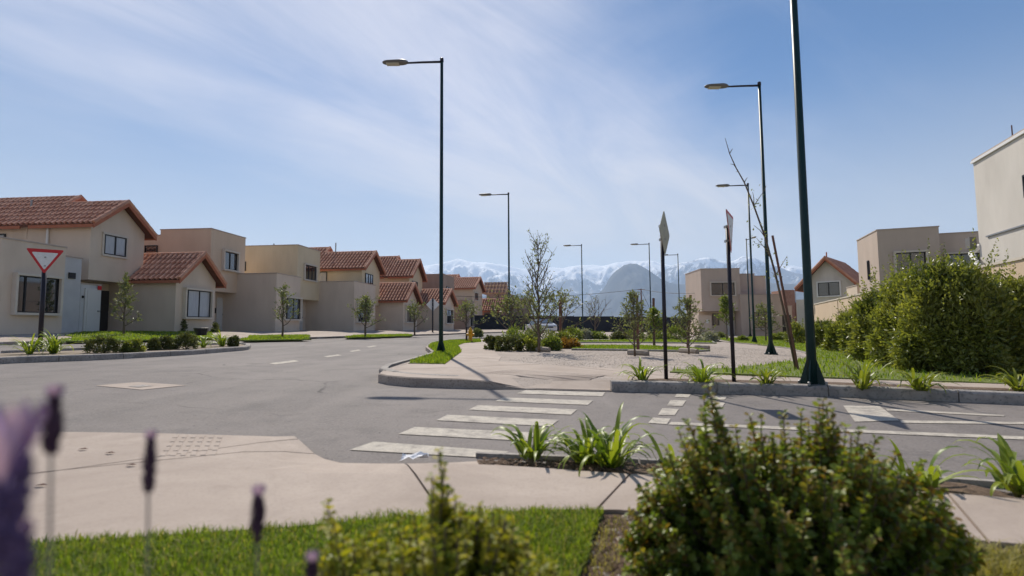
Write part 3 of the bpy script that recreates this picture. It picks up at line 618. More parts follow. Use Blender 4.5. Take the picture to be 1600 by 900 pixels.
# ------------------------------------------------------------------ houses
class Build:
    def __init__(s, label, px, d, ang, cat='house', zoff=0, group=None):
        o = at(px, 500, d); s.root = thing('house', label, cat, (o.x, o.y, gz(o.x, o.y)+zoff), -math.radians(ang), group)
    def box(s, x0, x1, y0, y1, z0, z1, mat='stucco', cap=True, name='wall'):
        mb = MB(); mb.box(x0, x1, y0, y1, z0, z1, 0.015)
        o = mb.build(name, mat, s.root)
        if cap:
            mc = MB(); e = .03; mc.box(x0-e, x1+e, y0-e, y1+e, z1+.002, z1+.062, .012); mc.build('parapet_cap', 'cap', s.root)
        return o
    def gable(s, x0, x1, y0, y1, z0, ze, zr, mat='stucco', oh=.42, ov=.32, frame=False, walls=True, pitch=.30, hip0=False, nb=None):
        yr = (y0+y1)/2; 
        if walls:
            mb = MB(); mb.prism([(x1, y0, z0), (x1, y1, z0), (x1, y1, ze), (x1, yr, zr), (x1, y0, ze)], (x0-x1, 0, 0)); mb.build('wall', mat, s.root)
        k = (zr-ze)/(yr-y0); xa, xb = x0-(.05 if not hip0 else 0), x1+oh; t = .11
        rf = MB()
        sl = []
        for sg, yw in ((-1, y0), (1, y1)):
            ye = yw+sg*ov; zz = ze-k*ov; up = t*1.0
            rf.prism([(xb, yr, zr+.02), (xb, ye, zz+.02), (xb, ye, zz+.02+up), (xb, yr, zr+.02+up)], (xa-xb, 0, 0)); sl.append((ye, zz+.02+up))
        if frame:
            rf = MB()
            for q in (0, .33, .66, 1):
                for ye, z2 in sl: rf.tube([(xa, ye+(yr-ye)*q, z2+(zr+.13-z2)*q-.06), (xb, ye+(yr-ye)*q, z2+(zr+.13-z2)*q-.06)], .05, 4)
        roof = rf.build('roof', 'timber' if frame else 'roof_deck', s.root)
        zt = zr+.02+t
        if frame:
            fr = MB()
            for q in np.arange(xa, xb, .55):
                for ye, z2 in sl: fr.tube([(q, ye, z2), (q, yr, zt)], .05, 4)
            fr.build('rafters', 'timber', roof); return roof
        tl = MB()
        for sg, (ye, z2) in zip((-1, 1), sl):
            a = Vector((xa, ye, z2)); es = Vector((0, yr-ye, zt-z2)); Ls = es.length; es.normalize(); ex = Vector((1, 0, 0)); nn = ex.cross(es)
            if nn.z < 0: nn = -nn
            nc = max(2, int(round((xb-xa)/pitch))); pc = (xb-xa)/nc; nr = max(2, int(round(Ls/.46))); pr_ = Ls/nr
            for c in range(nc):
                for r in range(nr):
                    b = a+ex*(c+.5)*pc+es*(r*pr_-.05)+nn*(.012+rnd.uniform(-.003, .003)); w0, w1 = pc*.33, pc*.27; vs = []
                    b = b+ex*rnd.uniform(-.006, .006)
                    for q, ww, lift in ((b, w0, .012), (b+es*(pr_+.05), w1, 0)):
                        for i in range(5):
                            an = math.pi*i/4; vs.append(q+ex*math.cos(an)*ww+nn*(math.sin(an)*ww*1.35+lift))
                    tl.add(vs, [(i, i+1, i+6, i+5) for i in range(4)])
        nr = int((xb-xa)/.4)
        for i in range(nr):
            x = xa+(xb-xa)*i/nr; tl.tube([(x, yr, zt+.0), (x+(xb-xa)/nr+.04, yr, zt+.03)], [.13, .115], 8)
        to = tl.build('roof_tiles', 'tile', roof, fix=False); to['kind'] = 'stuff'
        # barge boards and eave boards
        for sg, (ye, z2) in zip((-1, 1), sl):
            e0, e2 = ye, z2
            if nb is not None and sg < 0: z2 = zt-(zt-z2)*(yr-nb)/(yr-ye); ye = nb
            bb = MB(); bb.prism([(xb+.005, ye-.0*sg, z2-.22), (xb+.005, yr, zt-.22), (xb+.005, yr, zt+.06), (xb+.005, ye, z2+.06)], (.05, 0, 0)); bb.build('barge_board', 'barge', s.root)
            vg = MB(); d = Vector((0, yr-ye, zt-z2)); n = max(2, int(d.length/.4))
            for i in range(n): vg.tube([Vector((xb+.02, ye, z2+.07))+d*(i/n), Vector((xb+.02, ye, z2+.07))+d*((i+1)/n+.02)], [.10, .085], 7)
            v = vg.build('verge_tiles', 'tile', roof, fix=False); v['kind'] = 'stuff'
            eb = MB(); eb.box(xa, xb-(0 if nb is None else .45), e0-.025, e0+.025, e2-.18, e2-.03); eb.build('eave_board', 'barge', s.root)
        return roof
    def mapf(s, face, c):
        return {'front': lambda a, z, o: (c+o, a, z), 'side': lambda a, z, o: (a, c-o, z)}[face]
    def slab(s, mb, f, a0, a1, z0, z1, o0, o1):
        v = [f(a, z, o) for o in (o0, o1) for a, z in ((a0, z0), (a1, z0), (a1, z1), (a0, z1))]
        mb.add(v, [(0, 1, 2, 3), (4, 7, 6, 5), (0, 4, 5, 1), (1, 5, 6, 2), (2, 6, 7, 3), (3, 7, 4, 0)])
    def window(s, face, c, a0, a1, z0, z1, trim=True, split=(.5,), curtain=(), proud=.16, tm='trim', lab=None, wide=.10):
        f = s.mapf(face, c); fr = MB(); g = .05; mid = []
        for q in ((a0, a1, z0, z0+g), (a0, a1, z1-g, z1), (a0, a0+g, z0+g, z1-g), (a1-g, a1, z0+g, z1-g)): s.slab(fr, f, *q, .004, .075)
        cuts = [a0+g]+[a0+(a1-a0)*t for t in split]+[a1-g]
        for t in cuts[1:-1]: s.slab(fr, f, t-g*.6, t+g*.6, z0+g, z1-g, .004, .068)
        w_ = fr.build('window', 'frame', s.root)
        if lab: w_['label'] = lab
        for i in range(len(cuts)-1):
            pm = MB(); s.slab(pm, f, cuts[i]+.01, cuts[i+1]-.01, z0+g*.8, z1-g*.8, .006, .03+.006*i); pm.build('pane', 'curtain' if i in curtain else 'glass', w_)
        if trim:
            w = wide
            for nm, q in (('lintel', (a0-w, a1+w, z1, z1+w)), ('sill', (a0-w, a1+w, z0-w, z0)), ('jamb', (a0-w, a0, z0+.001, z1-.001)), ('jamb', (a1, a1+w, z0+.001, z1-.001))):
                t = MB(); s.slab(t, f, *q, .001, proud+(.03 if nm in ('sill', 'lintel') else 0)); t.build(nm, tm, w_)
        return w_
    def door(s, face, c, a0, a1, z0, z1, mat='door_dark', handle=True):
        f = s.mapf(face, c); d = MB(); s.slab(d, f, a0, a1, z0, z1, .004, .05); g = .12
        for zz in ((z0+g, (z0+z1)/2-.06), ((z0+z1)/2+.06, z1-g)): s.slab(d, f, a0+g, a1-g, *zz, .05, .065)
        o = d.build('door', mat, s.root); h = MB(); s.slab(h, f, a1-.16, a1-.06, (z0+z1)/2-.02, (z0+z1)/2+.04, .05, .11); 
        if handle: h.build('handle', 'metal_grey', o)
        return o
    def small(s, name, mat, face, c, a0, a1, z0, z1, o0=.003, o1=.06):
        m = MB(); s.slab(m, s.mapf(face, c), a0, a1, z0, z1, o0, o1); return m.build(name, mat, s.root)
    def tubepart(s, name, mat, path, r): m = MB(); m.tube(path, r, 6); return m.build(name, mat, s.root)

B = -.7
# nearest house: flat wing at the frame's left edge, gate wall, gabled upper storey
h = Build('nearest beige house with gabled upper storey and wide dark window behind the give way sign', 103, 23, 5)
h.box(-7, 0, -2.9, -.17, B, 4.08)
h.window('front', 0, -2.28, -.48, 1.14, 2.66, split=(.22, .62), proud=.2)
h.small('vent_window', 'frame', 'front', -1.0, .95, 1.28, 2.84, 3.12)
h.box(-1.4, -1.0, -.14, 1.62, B, 3.84, 'white_wall')
h.box(-1.38, -1.02, 1.64, 2.78, B, 2.62, 'white_wall')
h.door('front', -1.02, 1.85, 2.72, .2, 2.45, 'door_white')
h.small('house_number', 'frame', 'front', -1.02, 1.72, 1.8, 1.95, 2.07)
h.small('no_parking_plate', 'sign_red', 'front', -1.02, 2.5, 2.72, 2.40, 2.60, .06, .07)
h.gable(-4.0, -1.0, 2.0, 5.3, 2.88, 5.72, 6.98)
h.box(-9, -4.0, 2.02, 5.28, 2.89, 5.6, cap=False)
h.box(-9, -2.4, 2.04, 5.26, B, 2.87, cap=False)
h.door('front', -2.4, 3.9, 4.9, .2, 2.5, 'door_dark')
h.window('front', -1.0, 2.74, 4.06, 4.25, 5.27, split=(.5,), curtain=(0, 1), proud=.06)
h.window('side', 2.0, -6.05, -5.6, 4.65, 5.25, trim=False, split=())
h.small('trim_band', 'trim', 'side', 2.0, -8.4, -6.7, 5.05, 5.2, .003, .12)
h.tubepart('downpipe', 'white_metal', [(-3.25, 1.92, 5.45), (-3.25, 1.92, 3.2)], .055)
h.gable(-8.8, -4.47, 2.0, 6.7, 5.0, 5.72, 7.515, nb=3.65)
h.gable(-16, -9.27, 2.0, 4.9, 4.5, 5.72, 6.83, nb=3.4)
h.tubepart('vent_pipe', 'metal_grey', [(-5.9, 3.4, 6.5), (-5.9, 3.4, 7.35)], .05)

h = Build('beige house with low gabled wing, white framed window and flat upper storey', 272.8, 27.5, 5)
h.gable(-4.6, 0, 0, 3.2, B, 3.22, 4.58)
h.window('front', 0, .63, 2.7, 1.1, 2.62, split=(.12, .56), curtain=(1, 2), proud=.2)
h.box(-4.4, -1.0, 4.05, 7.6, 2.8, 6.66, 'stucco_b')
h.box(-9, -4.38, 4.08, 7.6, 2.8, 6.32, 'stucco_b')
h.box(-9, -2.0, 4.1, 7.56, B, 2.79, cap=False)
h.window('front', -1.0, 5.2, 6.6, 4.28, 5.44, proud=.2)
h.window('side', 4.08, -5.4, -4.55, 5.1, 5.7, trim=False, split=())
h.door('front', -2.0, 4.9, 5.9, .25, 2.5, 'door_white'); h.door('front', -2.0, 6.2, 6.9, .25, 2.5, 'door_white')
h.small('meter_box', 'frame', 'front', -2.0, 5.95, 6.1, 1.45, 1.8); h.small('house_number', 'frame', 'front', -2.0, 5.3, 5.45, 2.1, 2.3, .06, .08)
h.tubepart('vent_pipe', 'metal_grey', [(-5.2, 5.2, 6.3), (-5.2, 5.2, 6.8)], .05)

h = Build('flat roofed beige house with square wing behind the young street tree', 430.6, 34, 6)
h.box(-4.5, 0, 0, 3.1, B, 4.12)
h.window('front', 0, .9, 2.95, 1.1, 2.56, split=(.2, .6), proud=.2)
h.box(-6.0, -.7, 3.9, 7.4, 2.66, 6.66, 'stucco_yellow'); h.box(-6, -1.8, 3.93, 7.35, B, 2.65, cap=False)
h.window('front', -.7, 4.85, 6.6, 4.2, 5.32, split=(.36, .68), proud=.15)
h.window('side', 3.9, -5.4, -4.8, 4.8, 5.5, trim=False, split=())
h.door('front', -1.8, 4.8, 5.7, .2, 2.4, 'door_white'); h.door('front', -1.8, 6.0, 6.8, .2, 2.4, 'door_white')
h.box(-1.6, -.9, 3.12, 3.85, B, 2.6, 'white_wall', cap=False)
h.tubepart('vent_pipe', 'metal_grey', [(-3.4, 5.2, 6.6), (-3.4, 5.2, 7.05)], .05)

h = Build('house with pale yellow upper wall under long tiled gable and flat ground wing', 553, 41, 7)
h.box(-4.6, 0, 0, 4.4, B, 4.22)
h.window('front', 0, .4, 2.8, 1.0, 2.5, split=(.3, .65), proud=.2)
h.gable(-4.6, -.35, 2.2, 6.2, 2.5, 5.62, 7.08, 'stucco_yellow'); h.box(-8, -4.6, 2.22, 6.18, 2.5, 5.5, 'stucco_yellow', cap=False)
h.window('front', -.35, 2.9, 4.5, 4.3, 5.2, split=(.4, .7), trim=False)
h.window('side', 2.2, -4.2, -3.45, 4.4, 5.3, trim=False, split=(), curtain=(0,))
h.gable(-8.5, -5.07, 2.2, 7.8, 4, 5.62, 7.664, 'stucco_yellow', nb=4.2)
h.tubepart('vent_pipe', 'metal_grey', [(-3.6, 4.0, 6.8), (-3.6, 4.0, 8.1)], .05)

h = Build('house with two stacked tiled gables beside the thin sapling', 630, 47, 7)
h.gable(-4.2, 0, 0, 4.1, B, 3.1, 4.62)
h.window('front', 0, .5, 3.3, 1.05, 2.5, split=(.5,), proud=.2)
h.gable(-2.9, -.85, 4.2, 8.6, 2.6, 5.75, 7.45, 'stucco_yellow'); h.box(-6.5, -2.9, 4.22, 8.58, 2.6, 5.6, 'stucco_yellow', cap=False)
h.window('front', -.85, 5.0, 6.8, 4.4, 5.3, trim=False)
h.gable(-7, -3.37, 4.2, 9.8, 4, 5.75, 7.914, nb=6.4)

h = Build('house with low tiled wing and brown flat upper box behind the lamp post', 690, 53, 8)
h.gable(-4.4, 0, 0, 4.9, B, 3.1, 4.5)
h.window('front', 0, 1.4, 4.2, 1.0, 2.45, proud=.2)
h.box(-6.5, -1.2, 5.0, 9.8, B, 6.6, 'stucco_brown')
h.window('front', -1.2, 6.2, 7.8, 4.2, 5.3, trim=False)

h = Build('distant grey beige house with tiled gable facing the snowy range', 735, 68, 9)
h.gable(-3, 0, 1.2, 7.4, B, 5.85, 7.4, 'stucco_b'); h.box(-5.5, -3, 1.22, 7.38, B, 5.7, 'stucco_b', cap=False)
h.window('front', 0, 2.2, 4.4, 4.3, 5.3, trim=True, proud=.1)
h.gable(-7.5, -3.47, 1.2, 9.6, 5, 5.85, 7.95, nb=4.3)
h.box(-5, .25, -3.0, 1.15, B, 4.0, 'stucco_brown')
h.window('front', .25, -1.6, .4, .7, 2.5)

h = Build('unfinished house with bare timber roof frame and small tiled porch', 766, 76, 9)
h.box(-1.5, 2.2, 4.4, 9, B, 5.7, 'stucco_brown')
h.gable(-2.2, 1.4, 4.6, 8.8, 5.8, 6.0, 7.7, 'brick', frame=True)
h.gable(-1.9, 1.7, 0, 4.0, B, 3.1, 4.7, 'brick', pitch=.34)
h.small('garage_door', 'door_dark', 'side', 0, -.9, 1.6, -.3, 2.6)
h.box(2.3, 5.0, 5, 9, B, 5.0, 'stucco_brown')

# right side of the park
h = Build('square two storey taupe house with dark wide window beyond the hedge', 1370, 30, 110)
h.box(-4.1, 0, .27, 3.25, B, 6.62, 'stucco_pink')
h.window('front', 0, 1.1, 2.52, 3.98, 5.22, proud=.16)
h.window('side', .27, -2.0, -1.75, 3.85, 5.05, trim=False, split=())
h.box(-4.1, -.8, 3.27, 6.6, B, 6.3, 'stucco_pink')
h.window('front', -.8, 3.72, 5.3, 4.0, 5.1, proud=.2, wide=.08)
h.box(-7.4, -4.75, .3, 3.0, B, 3.7, 'stucco', cap=True)
h.tubepart('roof_pipe', 'metal_grey', [(-2, 1.7, 6.6), (-2, 1.7, 7.0)], .04)

h = Build('small white house with orange tiled gable behind the boundary wall', 1290, 42, 135)
h.gable(-6, 0, -1.5, 2.1, B, 4.55, 6.45, 'stucco_white', oh=.5, ov=.5)
h.window('front', 0, -.42, 1.12, 3.5, 4.6, proud=.1, tm='white_metal')
h.box(-5, -.6, -2.3, -1.52, B, 3.3, 'stucco_white', cap=False)
h.tubepart('vent_pipe', 'barge', [(-.9, .1, 6.2), (-.9, .1, 7.2)], .05)

h = Build('taupe two storey house with overhanging box and glazed entrance at the end of the park', 1096, 47, 93)
h.box(-5, 0, .08, 3.6, 2.3, 6.18, 'stucco_pink')
h.window('front', 0, .95, 3.05, 3.76, 4.9, proud=.16, split=(.5,))
h.box(-6, -1.2, 3.62, 5.4, 2.3, 5.78, 'stucco_pink'); h.box(-6, -1.6, 5.42, 6.6, 2.3, 5.6, 'stucco')
h.box(-6, .35, 3.45, 7.05, B, 3.74, 'stucco_pink')
h.window('front', .35, 4.4, 6.1, .7, 2.2, proud=.15, split=(.33, .66))
h.box(-5, -1.1, .1, 3.43, B, 2.29, 'stucco', cap=False)
h.window('front', -1.1, 1.35, 1.95, 1.0, 2.1, trim=False, split=())
h.door('front', -1.1, 2.55, 3.3, -.05, 2.05, 'door_white')
h.box(-.75, -.55, -.1, 1.1, B, 1.95, 'stucco', cap=False, name='garden_wall')
h.small('meter_box', 'sign_white', 'front', -.55, .6, .8, 1.2, 1.55)
h.box(-3, -.4, 7.07, 8.3, B, 2.7, 'stucco_pink'); h.small('side_gate', 'door_dark', 'front', -.4, 7.3, 8.2, -.2, 1.9)

h = Build('half built brick shell with bare pillar beside the white house', 1222, 56, 93)
h.box(-3, 0, .3, 1.5, B, 5.0, 'brick', cap=False); h.box(-3, .2, 1.52, 4.2, B, 3.6, 'brick', cap=False); h.box(-.5, .1, -1.0, -.4, B, 4.4, 'stucco_white', cap=False)
h.tubepart('steel_rod', 'metal_grey', [(-.5, 1.8, 3.5), (-.5, 1.8, 5.2)], .03)

h = Build('tall white rendered building cut by the right edge of the photo', 1522, 19, 110, 'building')
h.box(.75, 12, 0, 8, B, 6.95, 'stucco_white')
h.small('render_joint', 'metal_grey', 'side', 0, 1.35, 11.9, 4.06, 4.11, .003, .05)
h.small('edge_flashing', 'white_metal', 'side', 0, .72, 12, 6.86, 6.95, .012, .06)
h.window('side', 0, 3.75, 4.6, 4.9, 5.6, trim=False); h.window('side', 0, 3.5, 4.6, 2.1, 2.62, trim=False)
h.tubepart('mast', 'stake', [(2.0, .6, 6.9), (2.0, .6, 7.75)], .02)
h.box(-.4, .74, .5, 3.2, B, 2.5, 'white_wall'); 
h.tubepart('exterior_pipe', 'white_metal', [(.3, .2, 3.9), (.5, -.15, 3.6), (1.1, -.2, 3.1), (1.15, -.2, 1.0)], .09)
h.small('flood_light', 'lamp_grey', 'side', .0, .25, .6, 3.8, 4.2, .0, .2)

# beige garden wall running behind the hedge
ux, uy = math.sin(math.radians(21)), math.cos(math.radians(21)); o0 = Vector((uy*6.2, -ux*6.2))
wr = thing('garden_wall', 'beige rendered boundary wall rising above the hedge', 'wall', (o0.x+ux*9, o0.y+uy*9, gz(o0.x+ux*9, o0.y+uy*9)), -math.radians(21))
for i in range(13):
    y0 = i*2.4; mb = MB(); zz = SX*(ux*y0); mb.box(0, .16, y0+.001, y0+2.399, zz-.5, zz+2.3); mb.build('wall_panel', 'stucco_b', wr)
    mb = MB(); mb.box(-.03, .19, y0+.004, y0+2.396, zz+2.302, zz+2.36); mb.build('coping', 'trim', wr)
    mb = MB(); mb.box(-.025, -.002, y0-.05, y0+.05, zz-.5, zz+2.28); mb.build('pilaster', 'stucco_b', wr) if i % 4 == 1 else None
lw = thing('garden_wall', 'low pale wall left of the white house at the end of the hedge', 'wall', (*P(1213, 522).xy, gz(*P(1213, 522).xy)-.1), -math.radians(93))
mb = MB(); mb.box(-.2, 0, 0, 3.2, -.4, 1.7, .01); mb.build('wall_panel', 'white_wall', lw)

# dark site fence across the end of the street
ft = thing('site_fence', 'dark blue black mesh fence closing the end of the street', 'fence', (-24, 70, gz(-24, 70)), 0)
for i in range(20):
    x0 = i*2.7; zz = SX*x0; jz = rnd.uniform(-.03, .03)
    mb = MB(); mb.box(x0+.03, x0+2.67, 0, .03, zz-.3, zz+2.16+jz); mb.build('panel', 'fence', ft)
    mb = MB(); mb.tube([(x0, .06, zz-.3), (x0, .06, zz+2.3)], .05, 6); mb.build('post', 'pole_dark', ft)

# ------------------------------------------------------------------ street lamps
def lamp(label, x, y, rz=0, ht=7.42):
    t = thing('street_lamp', label, 'street lamp', (x, y, gz(x, y)+.1), rz, 'tall dark street lamps')
    m = MB(); m.lathe([(.058, 0), (.049, 1.1), (.038, ht)], 12); m.build('pole', 'pole_green', t, True)
    m = MB(); m.lathe([(.048, ht-.06), (.046, ht+.03), (.025, ht+.045)], 10); m.build('cap', 'pole_dark', t)
    m = MB(); m.tube([(0, 0, ht-.06), (-.5, 0, ht-.07), (-.90, 0, ht-.085)], [.030, .027, .024], 8); m.build('arm', 'pole_dark', t, True)
    m = MB()        # flattened LED head
    pr = [(-.86, .04, .035), (-.92, .065, .065), (-1.0, .10, .073), (-1.14, .115, .06), (-1.35, .11, .05), (-1.45, .085, .04), (-1.50, .045, .02)]
    vs = []; k = 10
    for x_, hw, hh in pr:
        for j in range(k):
            a = 2*math.pi*j/k; zz = math.sin(a)*hh*(1.15 if math.sin(a) > 0 else .7); vs.append((x_, math.cos(a)*hw, ht-.075+zz))
    m.add(vs, [(i*k+j, i*k+(j+1) % k, (i+1)*k+(j+1) % k, (i+1)*k+j) for i in range(len(pr)-1) for j in range(k)]+[tuple(range(k)), tuple(range((len(pr)-1)*k, len(pr)*k))[::-1]])
    hd = m.build('lamp_head', 'lamp_grey', t, True)
    m = MB(); m.box(-1.40, -1.08, -.072, .072, ht-.126, ht-.105); m.build('lens', 'lens', hd)
    m = MB(); m.box(-.13, .13, -.13, .13, 0, .025, .01); m.build('base_plate', 'pole_green', t)
    for i in range(4):
        a = math.pi/2*i+math.pi/4; c, s_ = math.cos(a), math.sin(a); m = MB()
        m.prism([(c*.045-s_*.008, s_*.045+c*.008, .02), (c*.15-s_*.008, s_*.15+c*.008, .02), (c*.048-s_*.008, s_*.048+c*.008, .34)], (s_*.016, -c*.016, 0)); m.build('gusset', 'pole_green', t)
    for sx in (-1, 1):
        for sy in (-1, 1): m = MB(); m.lathe([(.018, .02), (.018, .06), (.01, .065)], 6, (sx*.105, sy*.105, 0)); m.build('bolt', 'metal_grey', t)
    return t
for lb, px, py in (('tall lamp on the bright grass patch by the curved kerb', 689, 553), ('lamp rising behind the leafless topped tree', 796, 531), ('far lamp left of the rounded hill', 911, 523.6),
                   ('far lamp standing before the right slope of the rounded hill', 1018, 525), ('smallest lamp, behind the grey diamond sign', 1063, 523.7), ('lamp in the park grass before the taupe house entrance', 1179, 536.8),
                   ('lamp standing in the gravel beside the leaning stake', 1205, 554.5), ('nearest dark green lamp pole at the far kerb, head out of frame', 1270, 603.5)):
    p = P(px, py, .1 if px > 780 else .1); lamp(lb, p.x, p.y)
p = P(1172.5, 529.5); lamp('thin lamp seen end on with its arm toward the camera', p.x, p.y, math.pi/2)

# ------------------------------------------------------------------ signs
def sign(label, base, ht, shape, face_rz, size, front, rim=None, pr=.028, postmat='pole_dark', lean=(0, 0), cz=None, back='sign_back', inner=.82):
    t = thing('road_sign', label, 'road sign', base, 0)
    top = Vector((lean[0]*ht, lean[1]*ht, ht)); m = MB(); m.tube([(0, 0, -.1), top], pr, 8); m.build('post', postmat, t, True)
    if shape == 'diamond': poly = [(0, -size), (size, 0), (0, size), (-size, 0)]
    else: poly = [(0, -size*.866), (size, size*.866), (-size, size*.866)]
    def rounded(pl, r):
        o = []
        for i, p in enumerate(pl):
            a, b = Vector(pl[i-1]), Vector(pl[(i+1) % len(pl)]); p = Vector(p); d1 = (a-p).normalized(); d2 = (b-p).normalized(); o += [p+d1*r, p+(d1+d2)*r*.28, p+d2*r]
        return o
    pl = rounded(poly, size*.12); c, s_ = math.cos(face_rz), math.sin(face_rz); nrm = Vector((s_, -c, 0))        # plate plane along (c,s)
    ce = top*((cz if cz else ht-size)/ht)
    def plate(pl, o, th): q = [ce+Vector((c*a, s_*a, b))+nrm*o for a, b in pl]; mm_ = MB(); mm_.prism(q, nrm*th); return mm_
    off = pr+.004
    pt = plate(pl, off, .004).build('plate', back, t)
    plate(pl, off+.005, .002).build('face', rim or front, pt)
    if rim: plate([(a*inner, b*inner+size*(.025 if shape != 'diamond' else 0)) for a, b in pl], off+.008, .002).build('panel', front, pt)
    for zz in (-.3, .3):
        m = MB(); q = ce+Vector((0, 0, zz*size)); m.box(q.x-pr-.008, q.x+pr+.008, q.y-pr-.008, q.y+pr+.008, q.z-.015, q.z+.015); m.build('clamp', 'metal_grey', t)
    return t
p = P(62, 546, .1); sign('white give way sign with red border on the left traffic island', (p.x, p.y, p.z), 2.2, 'tri', math.radians(38), .36, 'sign_white', 'sign_red', pr=.05, cz=2.18, inner=.70)
p = P(1041, 594, .11); sign('edge on diamond warning sign on a dark post', (p.x, p.y, p.z), 2.0, 'diamond', math.radians(61), .305, 'sign_pale', None, cz=1.95, pr=.026, lean=(.0, 0), back='sign_back')
p = P(1147, 598, .11); sign('edge on give way sign with red edge on a leaning post', (p.x, p.y, p.z), 2.0, 'tri', math.radians(59), .31, 'sign_white', 'sign_red', cz=1.9, pr=.026, lean=(-.005, 0))
p = P(676, 519, .15); sign('grey back of a diamond sign before the brown house', (p.x, p.y, p.z), 3.1, 'diamond', math.radians(184), .62, 'sign_white', None, cz=2.5, pr=.07, back='sign_white')

# ------------------------------------------------------------------ hydrant, wire pole, litter, small things
p = P(735, 535.5, .1); t = thing('fire_hydrant', 'yellow fire hydrant on the grass by the path', 'fire hydrant', p); t.scale = (.76, .76, .76)
m = MB(); m.lathe([(.16, 0), (.16, .05), (.11, .06), (.105, .55), (.135, .56), (.135, .60), (.11, .62), (.10, .70), (.06, .76), (.035, .77), (.035, .82), (.015, .83)], 14); b_ = m.build('barrel', 'hydrant', t, True)
for a in (0, math.pi, -math.pi/2):
    m = MB(); d = Vector((math.cos(a), math.sin(a), 0)); m.tube([d*.09+Vector((0, 0, .44)), d*.17+Vector((0, 0, .44))], .055, 10); m.tube([d*.165+Vector((0, 0, .44)), d*.2+Vector((0, 0, .44))], .07, 6); m.build('outlet', 'hydrant', t)
p = P(729, 535, .1); t = thing('marker_post', 'short dark post beside the yellow hydrant', 'post', p); m = MB(); m.lathe([(.04, 0), (.04, .62), (.02, .65)], 8); m.build('shaft', 'pole_dark', t)

uv = at(1003, 505, 58); ub = Vector((uv.x, uv.y, gz(uv.x, uv.y)))
t = thing('utility_pole', 'thin utility pole with sagging wires in front of the hill', 'utility pole', ub)
m = MB(); m.tube([(0, 0, -.2), (0, 0, 5.15)], [.09, .06], 6); m.build('shaft', 'stake', t)
m = MB(); m.tube([(-.4, 0, 5.05), (.4, 0, 5.05)], .04, 5); m.build('crossarm', 'stake', t)
m = MB(); m.tube([(0, 0, 5.0), (2.2, .3, .2)], .018, 4); m.build('stay', 'wire', t)
for e_ in (at(600, 452, 66), at(1097, 457, 48)):
    e2 = e_-ub; a = Vector((0, 0, 5.1)); m = MB(); pts = []
    for i in range(17):
        k = i/16; q = a.lerp(e2, k); q.z -= 4*k*(1-k)*(1.0 if e2.x < 0 else .25); pts.append(q)
    m.tube(pts, .024, 4); m.build('wire', 'wire', t)

p = P(648, 719, .03); m = MB(); vs = []; 
for i in range(7):
    for j in range(6): vs.append(((i/6-.5)*.14*(1+.2*rnd.random()), (j/5-.5)*.09, .004+.035*abs(noise.noise(Vector((i*.9, j*.9, 4))))*1.8+rnd.random()*.012))
m.add(vs, [(i*6+j, i*6+6+j, i*6+7+j, i*6+1+j) for i in range(6) for j in range(5)]); tag(m.build('crumpled_paper', 'litter', loc=p), 'crumpled white paper litter on the dropped kerb', 'litter')
for i, (px, py) in enumerate([(130, 703), (172, 709), (205, 728), (64, 760)]):
    p = P(px, py, .082); m = MB(); r = .03; m.add([(-r, 0, .004), (0, -r*.4, .012), (r, 0, .006), (0, r*.4, .01)], [(0, 1, 2, 3)])
    tag(m.build('fallen_leaf', 'stake', loc=p), ['brown dry leaf nearest the tactile block, farthest up the pavement', 'brown dry leaf second along the pavement joint', 'brown dry leaf lying left of the dark lavender spike', 'brown dry leaf at the pavement by the left lavender'][i], 'leaf')
logs = [('short grey log edging at the foot of the tall bare topped tree', 830, 549, 858, 551), ('grey log edging under the staked tree left of the diamond sign', 982, 555, 1013, 556.5), ('grey log edging under the staked tree right of the diamond sign', 1063, 551.5, 1090, 553.5), ('grey log lying in gravel farther right behind the staked tree', 1087, 545.5, 1108, 546.5)]
for lb, xa, ya, xb, yb in logs:
    a, b = P(xa, ya, .1), P(xb, yb, .1); m = MB(); d = b-a; m.tube([d*i/4+Vector((0, 0, .06+.01*rnd.random())) for i in range(5)], [.075, .085, .08, .085, .07], 8); tag(m.build('log', 'wood_log', loc=a), lb, 'log', 'log edging in the gravel')
# white car parked behind the tree
p = P(845, 521.5); t = thing('parked_car', 'white car half hidden behind the tall bare topped tree', 'car', (p.x, p.y, gz(p.x, p.y)), math.radians(-68))
sec = [(-2.1, .35, .75), (-2.0, .3, .95), (-1.3, .25, 1.0), (-.7, .25, 1.45), (.7, .25, 1.5), (1.5, .25, 1.05), (2.0, .3, .95), (2.1, .4, .7)]
m = MB(); vs = []
for x, a, b in sec:
    tw = .62 if b > 1.2 else .80; vs += [(x, -.82, a), (x, -.85, min(b, .9)), (x, -tw, b), (x, tw, b), (x, .85, min(b, .9)), (x, .82, a)]
m.add(vs, [(i*6+j, i*6+(j+1) % 6, i*6+6+(j+1) % 6, i*6+6+j) for i in range(7) for j in range(6)]+[tuple(range(6)), tuple(range(42, 48))[::-1]]); m.build('body', 'car_white', t)
for x0, x1 in ((-.95, -.05), (.05, .95)):
    m = MB(); m.prism([(x0, -.86, .95), (x1, -.86, .95), (x1-.05, -.69, 1.38), (x0+.05, -.69, 1.38)], (0, .02, 0)); m.build('window', 'glass', t)
m = MB(); m.prism([(1.48, -.72, 1.09), (1.48, .72, 1.09), (.74, .57, 1.49), (.74, -.57, 1.49)], (.02, 0, .035)); m.build('windscreen', 'glass', t)
for y in (-.62, .62):
    m = MB(); m.box(2.06, 2.13, y-.16, y+.16, .66, .80, .02); m.build('headlight', 'lens', t)
m = MB(); m.box(2.07, 2.12, -.40, .40, .62, .76); m.build('grille', 'frame', t)
